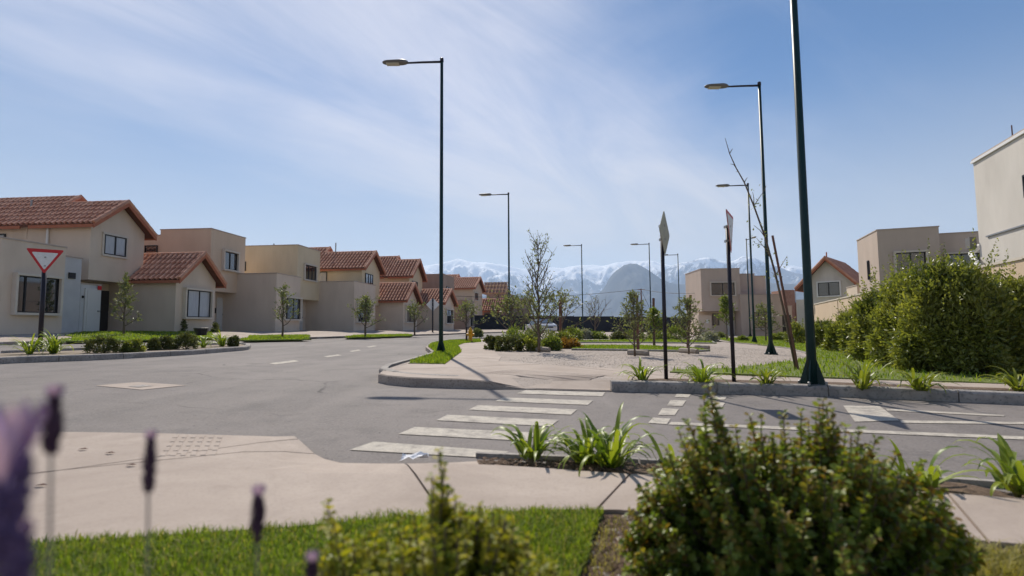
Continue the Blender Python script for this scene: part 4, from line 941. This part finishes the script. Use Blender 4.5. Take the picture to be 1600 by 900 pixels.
for x in (-1.3, 1.35):
    for y in (-.86, .68):
        m = MB(); m.tube([(x, y, .32), (x, y+.18, .32)], .32, 16); wl = m.build('wheel', 'rubber', t); m = MB(); m.tube([(x, y-.01, .32), (x, y+.19, .32)], .19, 12); m.build('rim', 'metal_grey', wl)

# ------------------------------------------------------------------ foliage
def shrub(label, base, rx, ry, ht, n, leaf, mat, name='shrub', cat='shrub', group=None, shoots=14, box=0., aspect=.5, seed=0, stems=True, low=.05, tight=1.):
    """bushy plant: leafy clumps filling an uneven dome, short shoots breaking the outline, stems inside"""
    r = np.random.default_rng(seed+int(abs(base.x*31+base.y*17)*10)); t = thing(name, label, cat, base, 0, group)
    k = max(10, int(n/(55 if tight == 1 else 150))); cen = unit(r.normal(size=(k, 3))); cen[:, 2] = np.abs(cen[:, 2])
    if box:
        m = np.max(np.abs(cen), axis=1, keepdims=True); cen = cen*(1-box)+cen/m*box
    rad = r.uniform(.45, 1.0, (k, 1))**.5
    C = cen*rad*np.array([rx, ry, ht*.92])
    C[:, 2] = np.maximum(C[:, 2], low*ht+r.random(k)*.25*ht*.6)
    idx = r.integers(0, k, n); sg = .19*tight*(rx+ry+ht)/3
    p = C[idx]+r.normal(size=(n, 3))*sg*(.8 if not box else .5)
    p[:, 2] = np.abs(p[:, 2])
    out_ = unit(p-np.array([0, 0, ht*.3])); ax = unit(out_*.7+unit(r.normal(size=(n, 3)))*.8+np.array([0, 0, .25]))
    nm = unit(r.normal(size=(n, 3))*.8+out_*.5+np.array([0, 0, .6])); L = leaf*(.6+.8*r.random(n))
    V, F = leaf_geo(p, ax, nm, L, L*aspect); Vs = [V]; Fs = [F]; off = len(V)
    for i in range(shoots):                                     # shoots standing out of the outline
        d = unit(r.normal(size=3)); d[2] = abs(d[2])+.35; d = unit(d); b = d*np.array([rx, ry, ht])*.85; ln = ht*r.uniform(.10, .34)*(1 if tight == 1 else 1.15); m = 26
        tt = np.linspace(0, 1, m)[:, None]; q = b+unit(d+np.array([0, 0, .7]))*ln*tt
        a2 = unit(r.normal(size=(m, 3))+np.array([0, 0, .8])); V, F = leaf_geo(q, a2, unit(r.normal(size=(m, 3))), leaf*(.9-.4*tt[:, 0]), leaf*aspect*.8); Vs.append(V); Fs.append(F+off); off += len(V)
    npmesh('foliage', np.concatenate(Vs), np.concatenate(Fs), mat, t)
    if stems:
        m = MB()
        for i in range(7):
            q = C[r.integers(0, k)]; m.tube([(0, 0, -.03), (q[0]*.4, q[1]*.4, q[2]*.5), tuple(q*.9)], [.012+ht*.012, .008+ht*.007, .004], 5)
        m.build('stems', 'bark', t)
    return t
def strap(label, base, n, ln, wd, mat='strap_leaf', up=1.0, group=None, seed=0, name='strap_leaf_plant'):
    r = np.random.default_rng(seed+3); t = thing(name, label, 'plant', base, 0, group); V = []; F = []
    for i in range(n):
        a = r.random()*6.283; el = math.radians(r.uniform(32, 84))*up; L = ln*r.uniform(.6, 1.3); d = Vector((math.cos(a), math.sin(a), 0)); s_ = Vector((-d.y, d.x, 0)); p = Vector((d.x*r.uniform(0, .06), d.y*r.uniform(0, .06), 0))+s_*r.uniform(-.04, .04)
        k = 8; droop = r.uniform(1.1, 3.0); o = len(V); tw = r.uniform(-.5, .5)
        for j in range(k+1):
            q = j/k; w_ = wd*(.75+.5*q)*(1-q**3)*r.uniform(.97, 1.03)*.5+.0008; sd = (s_*math.cos(tw*q)+Vector((0, 0, 1))*math.sin(tw*q)*.6)
            V += [tuple(p-sd*w_), tuple(p+Vector((0, 0, -w_*.35))), tuple(p+sd*w_)]
            an = el-droop*q*q; p = p+(d*math.cos(an)+Vector((0, 0, 1))*math.sin(an))*(L/k)
        for j in range(k):
            for e_ in (0, 1): F.append((o+j*3+e_, o+j*3+e_+1, o+j*3+4+e_, o+j*3+3+e_))
    npmesh('leaves', V, F, mat, t)
    m = MB()
    for i in range(9):
        a = r.random()*6.28; m.tube([(0, 0, -.02), (math.cos(a)*.03, math.sin(a)*.03, ln*.12), (math.cos(a)*.05, math.sin(a)*.05, ln*.2)], [.012, .012, .006], 5)
    m.build('crown', 'dull_leaf', t); return t
def tree(label, base, ht, trunk_r, crown0, crown_r, nb, leaf, nl, mat, seed=1, name='tree', top_bare=1.1, spread=.75, lean=(0, 0), group=None, trunkmat='bark', up=.8, sub=5):
    """young tree: tapering trunk, limbs with twigs, leaves set along the twigs below top_bare (share of height)"""
    r = random.Random(seed); t = thing(name, label, 'tree', base, 0, group); m = MB(); lp = []; la = []
    tk = [Vector((lean[0]*ht*q+.02*ht*r.uniform(-1, 1)*(q > .1)*.5, lean[1]*ht*q+.02*ht*r.uniform(-1, 1)*(q > .1)*.5, ht*q)) for q in np.linspace(0, 1, 9)]
    m.tube([tk[0]-Vector((0, 0, .05))]+tk[1:], [trunk_r*(1-.9*q)+.004 for q in np.linspace(0, 1, 9)], 7)
    def trunk(q): x = q*8; i = min(7, int(x)); return tk[i].lerp(tk[i+1], x-i)
    for b in range(nb):
        q = crown0+(1-crown0)*(b+.3*r.random())/nb; a = b*2.4+r.uniform(-.4, .4); p = trunk(min(q, .99)); rel = (q-crown0)/(1-crown0)
        L = crown_r*(1-.72*rel)*r.uniform(.7, 1.15); el = r.uniform(.35, .75)*up+rel*.5; d = Vector((math.cos(a)*math.cos(el), math.sin(a)*math.cos(el), math.sin(el)))
        pts = [p]; 
        for i in range(5): d = (d+Vector((r.uniform(-.22, .22), r.uniform(-.22, .22), r.uniform(-.05, .28)))).normalized(); pts.append(pts[-1]+d*L/5)
        br = trunk_r*.42*(1-.6*rel); m.tube(pts, [br*(1-.85*i/5)+.003 for i in range(6)], 5)
        for sidx in range(sub):
            i = r.randint(1, 4); s0 = pts[i].lerp(pts[i+1], r.random()); sd = (d*.5+Vector((r.uniform(-1, 1), r.uniform(-1, 1), r.uniform(-.2, .9)))).normalized(); sl = L*r.uniform(.2, .45)
            tw = [s0, s0+sd*sl*.5+Vector((0, 0, r.uniform(-.03, .05)*sl)), s0+sd*sl]; m.tube(tw, [br*.35+.002, br*.25+.002, .002], 4)
            for k in range(max(1, int(nl*(1 if tw[2].z < top_bare*ht else .12)))):
                f = r.uniform(.1, 1.05); lp.append(s0+sd*sl*f+Vector((r.uniform(-1, 1), r.uniform(-1, 1), r.uniform(-1, 1)))*leaf*.6); la.append((sd+Vector((r.uniform(-1, 1), r.uniform(-1, 1), r.uniform(-.8, .8)))).normalized())
    m.build('trunk', trunkmat, t, True)
    n = len(lp); L = leaf*(.6+.8*npr.random(n)); V, F = leaf_geo(np.array([tuple(p) for p in lp]), np.array([tuple(p) for p in la]), rdir(n), L, L*.42); npmesh('crown', V, F, mat, t); return t

# tall hedge shrubs on the right
G = 'oleander hedge along the garden wall'
for i, (lb, px, py, w_, tp, n) in enumerate((('hedge shrub cut by the right edge, under the white building', 1592, 588, 62, 426, 8000), ('tallest hedge crest below the white building, second from the right edge', 1530, 589, 56, 396, 8000), ('tall hedge crest below the set back window, third from the right edge', 1474, 586, 52, 398, 8000),
        ('hedge shrub below the wide upper window, fourth from the right edge', 1426, 578, 46, 422, 6500), ('rounded hedge shrub where the hedge starts to drop', 1384, 568, 40, 442, 5000), ('dark hedge shrub stepping down left of the rounded one', 1352, 559, 28, 466, 3200), ('small hedge shrub before the boundary wall', 1320, 551, 24, 490, 2000), ('low hedge shrub right of the nearest lamp pole', 1290, 545, 24, 497, 2000), ('farthest low hedge shrub beside the leaning stake', 1254, 538, 26, 502, 2000))):
    p = P(px, py, .1); d = p.y; rx = .92*w_*d/800; ht = 1.0*(d/800)*(py-tp); b = p+Vector((.12*rx, .35*rx, 0)); b.z = gz(b.x, b.y)+.1
    shrub(lb, b, rx, rx*.8, ht*1.0, int(n*2.6), .080+.02*(i > 3), 'hedge_leaf', name='hedge_shrub', group=G, shoots=60 if i < 5 else 16, aspect=.36, seed=i, low=.06, tight=.62)

# strap-leaved plants in the planting strips
for i, (lb, px, py, n, ln, mt, dz) in enumerate((('arching strap leaf clump left of its pair in the near strip', 832, 714, 46, .36, 'strap_leaf', .06), ('arching strap leaf clump in the middle of the near strip', 915, 722, 34, .34, 'strap_leaf', .06), ('broad strap leaf clump right of the pair in the near strip', 955, 727, 38, .40, 'strap_leaf', .06),
        ('strap leaf clump at the left side of the large bush', 1045, 733, 12, .26, 'strap_leaf', .06), ('strap leaf clump showing behind the right side of the large bush', 1440, 757, 16, .32, 'strap_leaf', .06), ('strap leaf clump cut by the right edge on the near strip', 1590, 768, 40, .36, 'strap_leaf', .06),
        ('upright strap leaf clump left of the diamond sign', 1004, 595, 34, .38, 'strap_leaf', .11), ('wide strap leaf clump between the two sign posts', 1097, 599, 42, .46, 'strap_leaf', .11), ('yellowish strap leaf clump right of the leaning sign', 1198, 601, 28, .38, 'strap_yellow', .11),
        ('yellow green strap leaf clump right of the green lamp pole', 1347, 607, 38, .46, 'strap_yellow', .11), ('ragged yellow green strap leaf clump before the tall hedge', 1438, 610, 44, .46, 'strap_yellow', .11), ('pale strap leaf clump at the right end of the far kerb', 1592, 612, 30, .42, 'strap_yellow', .11))):
    strap(lb, P(px, py, dz), int(n*(.75+.5*((i*37)%10)/10)), ln*(.80 if i < 6 else .86)*(.9+.25*((i*53)%10)/10), .027 if i < 6 else .032, mt, seed=i*5, group='strap leaf plants in the planting strips')
for i, (lb, px, py, n, ln) in enumerate((('spiky leaf clump left of the give way post', 46, 553, 26, .5), ('spiky leaf clump at the foot of the give way post', 83, 552, 36, .55), ('spiky light green clump near the island tip', 347, 541, 26, .55), ('small spiky clump between round shrubs on the island', 318, 543, 14, .4))):
    strap(lb, P(px, py, .1), int(n*1.6), ln, .035, 'strap_leaf', seed=80+i, group='spiky plants on the left island', up=1.08)

# clipped shrubs on the left island
for i, (lb, px, py, w_, h_, mt, bx) in enumerate((('square clipped dark shrub nearest on the left island', 161, 551, 50, 25, 'dull_leaf', .7), ('loose shrub beside the square clipped one on the island', 209, 550, 38, 24, 'hedge_leaf', .1), ('thin twiggy shrub left of the round shrubs on the island', 240, 547, 14, 20, 'dull_leaf', 0), ('small dark shrub left of the roundest one', 259, 546, 28, 23, 'dull_leaf', .2), ('roundest clipped shrub on the left island', 291, 545, 40, 28, 'dull_leaf', .25), ('last round shrub at the island tip', 365, 541, 18, 18, 'dull_leaf', .3))):
    p = P(px, py, .1); s_ = p.y/800; shrub(lb, p, w_*.40*s_, w_*.34*s_, h_*s_*.9, 3600, .042, mt, group='shrubs on the left island', box=bx, seed=20+i, shoots=6)

# park shrubs in the middle distance
for i, (lb, px, py, w_, h_, mt, bx) in enumerate((('leftmost clipped hedge block by the path', 771, 547, 26, 21, 'dull_leaf', .8), ('middle brownish clipped hedge block by the path', 796, 549, 36, 21, 'dull_leaf', .8), ('right clipped hedge block at the log', 826, 549, 36, 22, 'hedge_leaf', .7),
        ('tall yellowish shrub behind the clipped blocks', 810, 540, 44, 30, 'lime_leaf', 0), ('green shrub around the bare topped tree', 845, 541, 46, 32, 'olive_leaf', 0), ('light green loose plant right of the log', 862, 548, 30, 20, 'lime_leaf', 0), ('orange brown dry shrub in the park bed', 888, 545, 36, 15, 'orange_leaf', 0), ('dark round shrub above the orange one', 880, 536, 34, 16, 'hedge_leaf', 0),
        ('bushy yellowish shrub before the dark fence', 893, 531, 40, 18, 'lime_leaf', 0), ('pale grey shrub in front of the fence', 913, 530, 22, 15, 'grey_leaf', 0), ('low green shrub row left part before the fence', 932, 530, 30, 11, 'lime_leaf', 0), ('dark clump right of the low green row', 966, 531, 26, 12, 'dull_leaf', 0), ('bright low bush behind the left staked tree', 990, 530, 34, 13, 'lime_leaf', 0),
        ('bright low bush between the two staked trees', 1030, 531, 36, 13, 'lime_leaf', 0), ('yellow green bush behind the right staked tree', 1058, 531, 30, 22, 'lime_leaf', 0), ('pale flowering shrub right of the right staked tree', 1105, 534, 32, 14, 'grey_leaf', 0), ('small green bush before the taupe house wall', 1125, 529, 20, 8, 'olive_leaf', 0), ('low plant by the thin lamp base', 1160, 533, 14, 7, 'lime_leaf', 0), ('low plant at the taupe house side gate', 1216, 533, 22, 12, 'lime_leaf', 0),
        ('low dark bush at the far left end of the park bed', 745, 526, 16, 12, 'olive_leaf', 0))):
    p = P(px, py, .1); s_ = p.y/800; shrub(lb, p, w_*.5*s_, w_*.45*s_, h_*s_, 2200, .055+.0012*p.y, mt, group='shrubs in the park beds', box=bx, seed=50+i, shoots=10, aspect=.5)
# by the house doors
for lb, px, py, w_, h_ in (('small dark conical shrub left of the white framed window wing', 284, 517, 9, 24), ('small conical shrub beside the white door', 336, 517, 8, 20)):
    p = P(px, py+4, .2); s_ = p.y/800; shrub(lb, p, w_*.5*s_, w_*.5*s_, h_*s_, 900, .09, 'dull_leaf', seed=px, shoots=2)
p = P(314, 524, .25); m = MB(); m.lathe([(.2, 0), (.3, .32), (.27, .33)], 12); tag(m.build('plant_pot', 'frame', loc=p), 'dark plant pot under the white framed window', 'pot')

# trees
def tr(label, px, py, top, *a, dz=.15, **k):
    p = P(px, py, dz); ht = (py-top)*p.y/800; return tree(label, p, ht, *a, **k), p, ht
tr('slender leafy young tree before the nearest low gabled wing', 193, 525, 436, .05, .16, .75, 16, .11, 7, 'olive_leaf', seed=3, up=1.3, sub=8)
tr('young tree with open crown before the flat square wing', 441, 526, 452, .05, .22, 1.05, 15, .12, 5, 'olive_leaf', seed=5, up=1.0, sub=7)
tr('bushy young tree before the fourth house', 571, 525, 470, .06, .22, 1.35, 17, .13, 7, 'olive_leaf', seed=8, up=.9, sub=8)
tr('thin sapling before the double gabled house', 648, 523, 478, .06, .25, 1.5, 14, .15, 4, 'olive_leaf', seed=9, sub=6)
tr('small tree left of the yellow hydrant across the street', 729, 521, 478, .08, .2, 2.0, 18, .18, 6, 'olive_leaf', seed=12, sub=7)
tr('tall tree with bare upper branches in the park bed', 842, 548, 380, .036, .12, 1.35, 34, .07, 20, 'olive_leaf', seed=21, top_bare=.58, up=1.15, sub=6)
tr('broad green tree behind the park bed, left of the tall one', 800, 533, 470, .06, .15, 1.8, 18, .14, 6, 'olive_leaf', seed=25, sub=8, up=.7)
tr('broad green tree behind the park bed, right of the tall one', 878, 530, 462, .06, .2, 1.7, 15, .14, 4, 'olive_leaf', seed=27, sub=8, up=.7)
tr('leafy staked tree left of the diamond sign', 992, 554, 466, .022, .12, .70, 26, .07, 5, 'olive_leaf', seed=31, up=.9, sub=8)
tr('leafy staked tree right of the diamond sign', 1076, 551, 474, .022, .12, .78, 26, .07, 5, 'olive_leaf', seed=33, up=.8, sub=8)
tr('small staked tree farther back behind the diamond sign', 1022, 540, 488, .035, .3, .6, 14, .11, 8, 'lime_leaf', seed=35, sub=7)
tr('narrow tree before the taupe house entrance', 1136, 531, 470, .04, .35, .9, 16, .14, 9, 'lime_leaf', seed=37, up=1.4, sub=7)
tr('thin tree before the taupe house ground window', 1197, 532, 482, .04, .2, 1.3, 14, .14, 6, 'olive_leaf', seed=39, sub=7)
tr('bare whip tree in front of the far fence', 930, 527, 470, .05, .2, 1.8, 14, .1, 1, 'olive_leaf', seed=41, sub=6)
def stake(label, px, py, tx, ty, r=.04):
    p = P(px, py, .1); q = at(tx, ty, p.y); t = thing('tree_stake', label, 'stake', p); m = MB(); m.tube([(0, 0, -.05), (q-p)*.5, q-p], [r, r*.95, r*.9], 7); m.build('shaft', 'stake', t)
    return p, q
stake('dark stake of the left staked tree', 997, 554, 995, 461); stake('dark stake of the right staked tree', 1074, 551, 1079, 461); stake('dark stake of the farther small tree', 1022, 541, 1021, 466, .05); stake('dark stake of the tree right of the tall bare one', 876, 534, 875, 468, .07)
a_, b_ = stake('long reddish stake leaning left beside the nearest lamp', 1248, 580, 1207, 368, .021)
# leaning sapling with the bare whip
t = thing('tree', 'leaning sapling with a long bare whip above the gravel', 'tree', a_+Vector((-.06, .05, 0)))
pp = [(1244, 579), (1228, 500), (1212, 430), (1196, 372), (1178, 322), (1163, 285), (1150, 262), (1140, 240), (1133, 216)]
W = [at(x, y, a_.y+.05)-t.location for x, y in pp]; m = MB(); m.tube(W, [.02, .019, .017, .015, .013, .011, .009, .007, .004], 6); lp = []; la = []
rr = random.Random(4)
for (x0, y0), (x1, y1) in (((1178, 322), (1176, 300)), ((1178, 322), (1194, 298)), ((1194, 298), (1197, 290)), ((1163, 285), (1168, 277)), ((1150, 262), (1141, 256)), ((1196, 372), (1178, 352)), ((1200, 390), (1180, 380)), ((1212, 430), (1230, 400)), ((1205, 405), (1182, 372)), ((1216, 440), (1205, 425)), ((1140, 240), (1145, 232)), ((1156, 272), (1150, 268))):
    u0 = at(x0, y0, a_.y+.05)-t.location; u1 = at(x1, y1, a_.y+.05+rr.uniform(-.3, .3))-t.location; m.tube([u0, (u0+u1)/2+Vector((.01, 0, .02)), u1], [.008, .006, .003], 4)
    if y0 > 320:
        for k in range(10): lp.append(tuple(u0.lerp(u1, rr.random())+Vector((rr.uniform(-.1, .1), rr.uniform(-.1, .1), rr.uniform(-.08, .08))))); la.append((rr.uniform(-1, 1), rr.uniform(-1, 1), rr.uniform(-1, 1)))
m.build('trunk', 'bark', t, True); V, F = leaf_geo(np.array(lp), np.array(la), rdir(len(lp)), .05, .028); npmesh('crown', V, F, 'olive_leaf', t)

# ------------------------------------------------------------------ foreground bushes, leaf by leaf along every shoot
def leafy_bush(label, base, targets, leaf, pitch, mat, tipmat, tipshare, seed, cat='shrub', start=.35, whorl=2, wid=.62):
    r = np.random.default_rng(seed); t = thing('bush', label, cat, base); st_ = MB(); PA = {mat: [], tipmat: []}
    for tg in targets:
        tg = Vector(tg); L = tg.length; bend = Vector(r.normal(size=3))*.06*L; p0 = Vector((r.normal()*.03, r.normal()*.03, 0)); mid = Vector((tg.x*.8, tg.y*.8, tg.z*.35))+bend
        def cv(q): return p0*(1-q)**2+mid*2*q*(1-q)+tg*q*q
        pts = [cv(q) for q in np.linspace(0, 1, 6)]; st_.tube(pts, [.0045*(1-.8*i/5)+.0008 for i in range(6)], 4)
        n = int(L*(1-start)/pitch); a0 = r.random()*6
        for i in range(n):
            q = start+(1-start)*i/max(1, n-1); p = cv(q); d = (cv(min(1, q+.02))-cv(q-.02)).normalized(); s1 = d.cross(Vector((.3, .2, .9))).normalized(); s2 = d.cross(s1)
            for k in range(whorl):
                a = a0+i*1.571+k*6.283/whorl+r.normal()*.25; o = s1*math.cos(a)+s2*math.sin(a); ax = (d*r.uniform(.1, .9)+o+Vector(r.normal(size=3))*.3).normalized(); nm = (d-o*.3+Vector(r.normal(size=3))*.35)
                key = tipmat if (q > .80 and r.random() < tipshare) or r.random() < tipshare*.12 else mat
                sz = leaf*(.55+.6*r.random())*(1 if q < .92 else .7); PA[key].append((tuple(p+o*.002), tuple(ax), tuple(nm), sz))
    st_.build('stems', 'bark', t)
    for key, L in PA.items():
        if not L: continue
        A = np.array([x[0] for x in L]); B_ = np.array([x[1] for x in L]); C_ = np.array([x[2] for x in L]); Z_ = np.array([x[3] for x in L])
        V, F = leaf_geo(A, B_, C_, Z_, Z_*wid, .22, True); npmesh('leaves' if key == mat else 'young_leaves', V, F, key, t)
    return t
def dome(n, outline, d, base, depth, seed, lo=.0, jit=.04):
    """shoot ends spread through the volume under a height profile given across the bush"""
    r = np.random.default_rng(seed); T = []
    xs = [o[0] for o in outline]
    for i in range(n):
        px = r.uniform(xs[0], xs[-1]); top = at(px, lerp_list(outline, px), d).z; X = at(px, 600, d).x; e_ = r.uniform(-1, 1); hw = depth*(.55+.45*math.sin(math.pi*(px-xs[0])/(xs[-1]-xs[0])))
        zz = base.z+(top-base.z)*math.sqrt(max(.02, 1-.85*e_*e_))*r.uniform(.35, 1.0)**.45
        if abs(e_) > .75: zz = base.z+(zz-base.z)*r.uniform(.35, 1)
        sc = 1+e_*hw*.0
        T.append(((X-base.x)*math.sqrt(1-.55*e_*e_), e_*hw, zz-base.z))
    return T
bd = 1.55; bb_ = at(1240, 700, bd); base = Vector((bb_.x, bb_.y, gz(bb_.x, bb_.y)+.06))
ol = [(965, 880), (985, 815), (1010, 770), (1035, 735), (1060, 700), (1085, 672), (1110, 660), (1140, 690), (1165, 690), (1185, 672), (1210, 672), (1235, 668), (1260, 655), (1290, 652), (1320, 668), (1350, 690), (1385, 706), (1415, 728), (1440, 755), (1465, 800), (1490, 860), (1500, 890)]
T = dome(560, ol, bd, base, .40, 5)
for px, py in ((1150, 668), (1172, 650), (1224, 646), (1252, 642), (1342, 672), (1368, 686), (1440, 722), (1480, 790), (1020, 735), (1075, 660), (1280, 636), (1292, 634), (1110, 618), (1100, 625), (1106, 604), (1116, 632), (1098, 645), (1128, 660), (1060, 672), (1286, 626), (1275, 648), (1300, 645), (1190, 655), (1322, 668), (1470, 765), (1040, 700), (1000, 765), (985, 800), (975, 850), (1400, 712)):
    q = at(px, py, bd+.05*math.sin(px)); T.append(tuple(q-base))
leafy_bush('large dark green bush with reddish tips filling the lower right foreground', base, T, .0275, .0125, 'box_leaf', 'red_leaf', .36, 9, start=.36, whorl=3, wid=.78)
bd = 1.02; bb_ = at(690, 850, bd); base = Vector((bb_.x, bb_.y, gz(bb_.x, bb_.y)+.06))
ol = [(470, 905), (500, 865), (530, 850), (560, 840), (600, 820), (640, 800), (665, 780), (690, 768), (715, 780), (740, 790), (780, 800), (815, 820), (850, 850), (890, 895)]
T = dome(430, ol, bd, base, .24, 6)
for px, py in ((686, 704), (694, 730), (676, 745), (700, 765), (712, 780), (512, 786), (520, 815), (535, 840), (770, 800), (750, 790), (790, 812)):
    q = at(px, py, bd+.04*math.sin(px)); T.append(tuple(q-base))
leafy_bush('yellow green blurred bush with an upright shoot at the bottom centre', base, T, .0225, .010, 'box_leaf', 'yellow_leaf', .95, 13, start=.25, whorl=3, wid=.74)
strap('pale strap leaf tips at the foot of the large bush', P(1420, 985, .07), 16, .22, .012, 'strap_yellow', seed=201)

# lavender, very close to the camera
def lavender(label, x, y, yb, d, ln, r0, seed, petals=True, mat='lavender'):
    r = random.Random(seed); top = at(x, y, d); bx = at(x-6, yb, d); g0 = gz(top.x, top.y)+.05; t = thing('lavender_stem', label, 'lavender', (bx.x-.02, top.y+.03, g0), 0, 'lavender at the camera')
    rel = lambda v: v-t.location
    end = top-Vector((0, 0, ln)); m = MB(); m.tube([Vector((0, 0, 0)), rel(end)*.5+Vector((.006, 0, 0)), rel(end)], [.0016, .0014, .0012], 6); m.build('stem', 'lav_stem', t, True)
    m = MB(); m.lathe([(r0*.3, 0), (r0*.62, ln*.15), (r0*.7, ln*.45), (r0*.5, ln*.8), (r0*.15, ln*.95)], 10, tuple(rel(end)))
    for i in range(120):
        q = r.random(); a = r.random()*6.28; rad = r0*math.sin(math.pi*(.12+.8*q))**.6; c = rel(end)+Vector((math.cos(a)*rad*.75, math.sin(a)*rad*.75, ln*q*.86)); s_ = r0*.55; o = Vector((math.cos(a), math.sin(a), .9)).normalized(); u = o.cross(Vector((0, 0, 1))).normalized(); v = o.cross(u)
        m.add([c-u*s_*.5, c+u*s_*.5, c+o*s_*.9, c-v*s_*.5, c+v*s_*.5], [(0, 3, 2), (3, 1, 2), (1, 4, 2), (4, 0, 2), (0, 1, 3), (0, 4, 1)])
    m.build('spike', mat, t)
    if petals:
        n = 7; A = np.array([tuple(rel(end)+Vector((0, 0, ln*.82))) for i in range(n)]); an = np.linspace(0, 6.28, n); D = np.stack([np.cos(an)*.45, np.sin(an)*.45, np.ones(n)], 1); Nn = np.stack([np.cos(an), np.sin(an), np.zeros(n)], 1)
        V, F = leaf_geo(A, D, Nn, ln*petals, r0*1.1, .2, True); npmesh('petals', V, F, 'lav_petal', t)
lavender('tall dark lavender spike with purple base second from the left edge', 86, 606, 1000, .40, .050, .0068, 1, .25)
lavender('dark lavender spike left of the tactile block', 236, 672, 1000, .52, .060, .0062, 2, .2)
lavender('short dark lavender spike with violet tip', 404, 764, 1000, .58, .056, .0075, 3, .3)
lavender('lavender tip at the bottom edge left of the yellow green bush', 488, 868, 1000, .55, .05, .008, 4, .3)
lavender('large blurred violet lavender bloom at the left edge', 26, 690, 1000, .30, .045, .0085, 5, .75, 'lav_bloom')
lavender('violet lavender bloom cut by the left edge', 0, 735, 1000, .26, .05, .009, 6, .75, 'lav_bloom')
lavender('low dark lavender head at the bottom left corner', 34, 812, 1000, .30, .05, .008, 7, .2, 'lav_bloom')
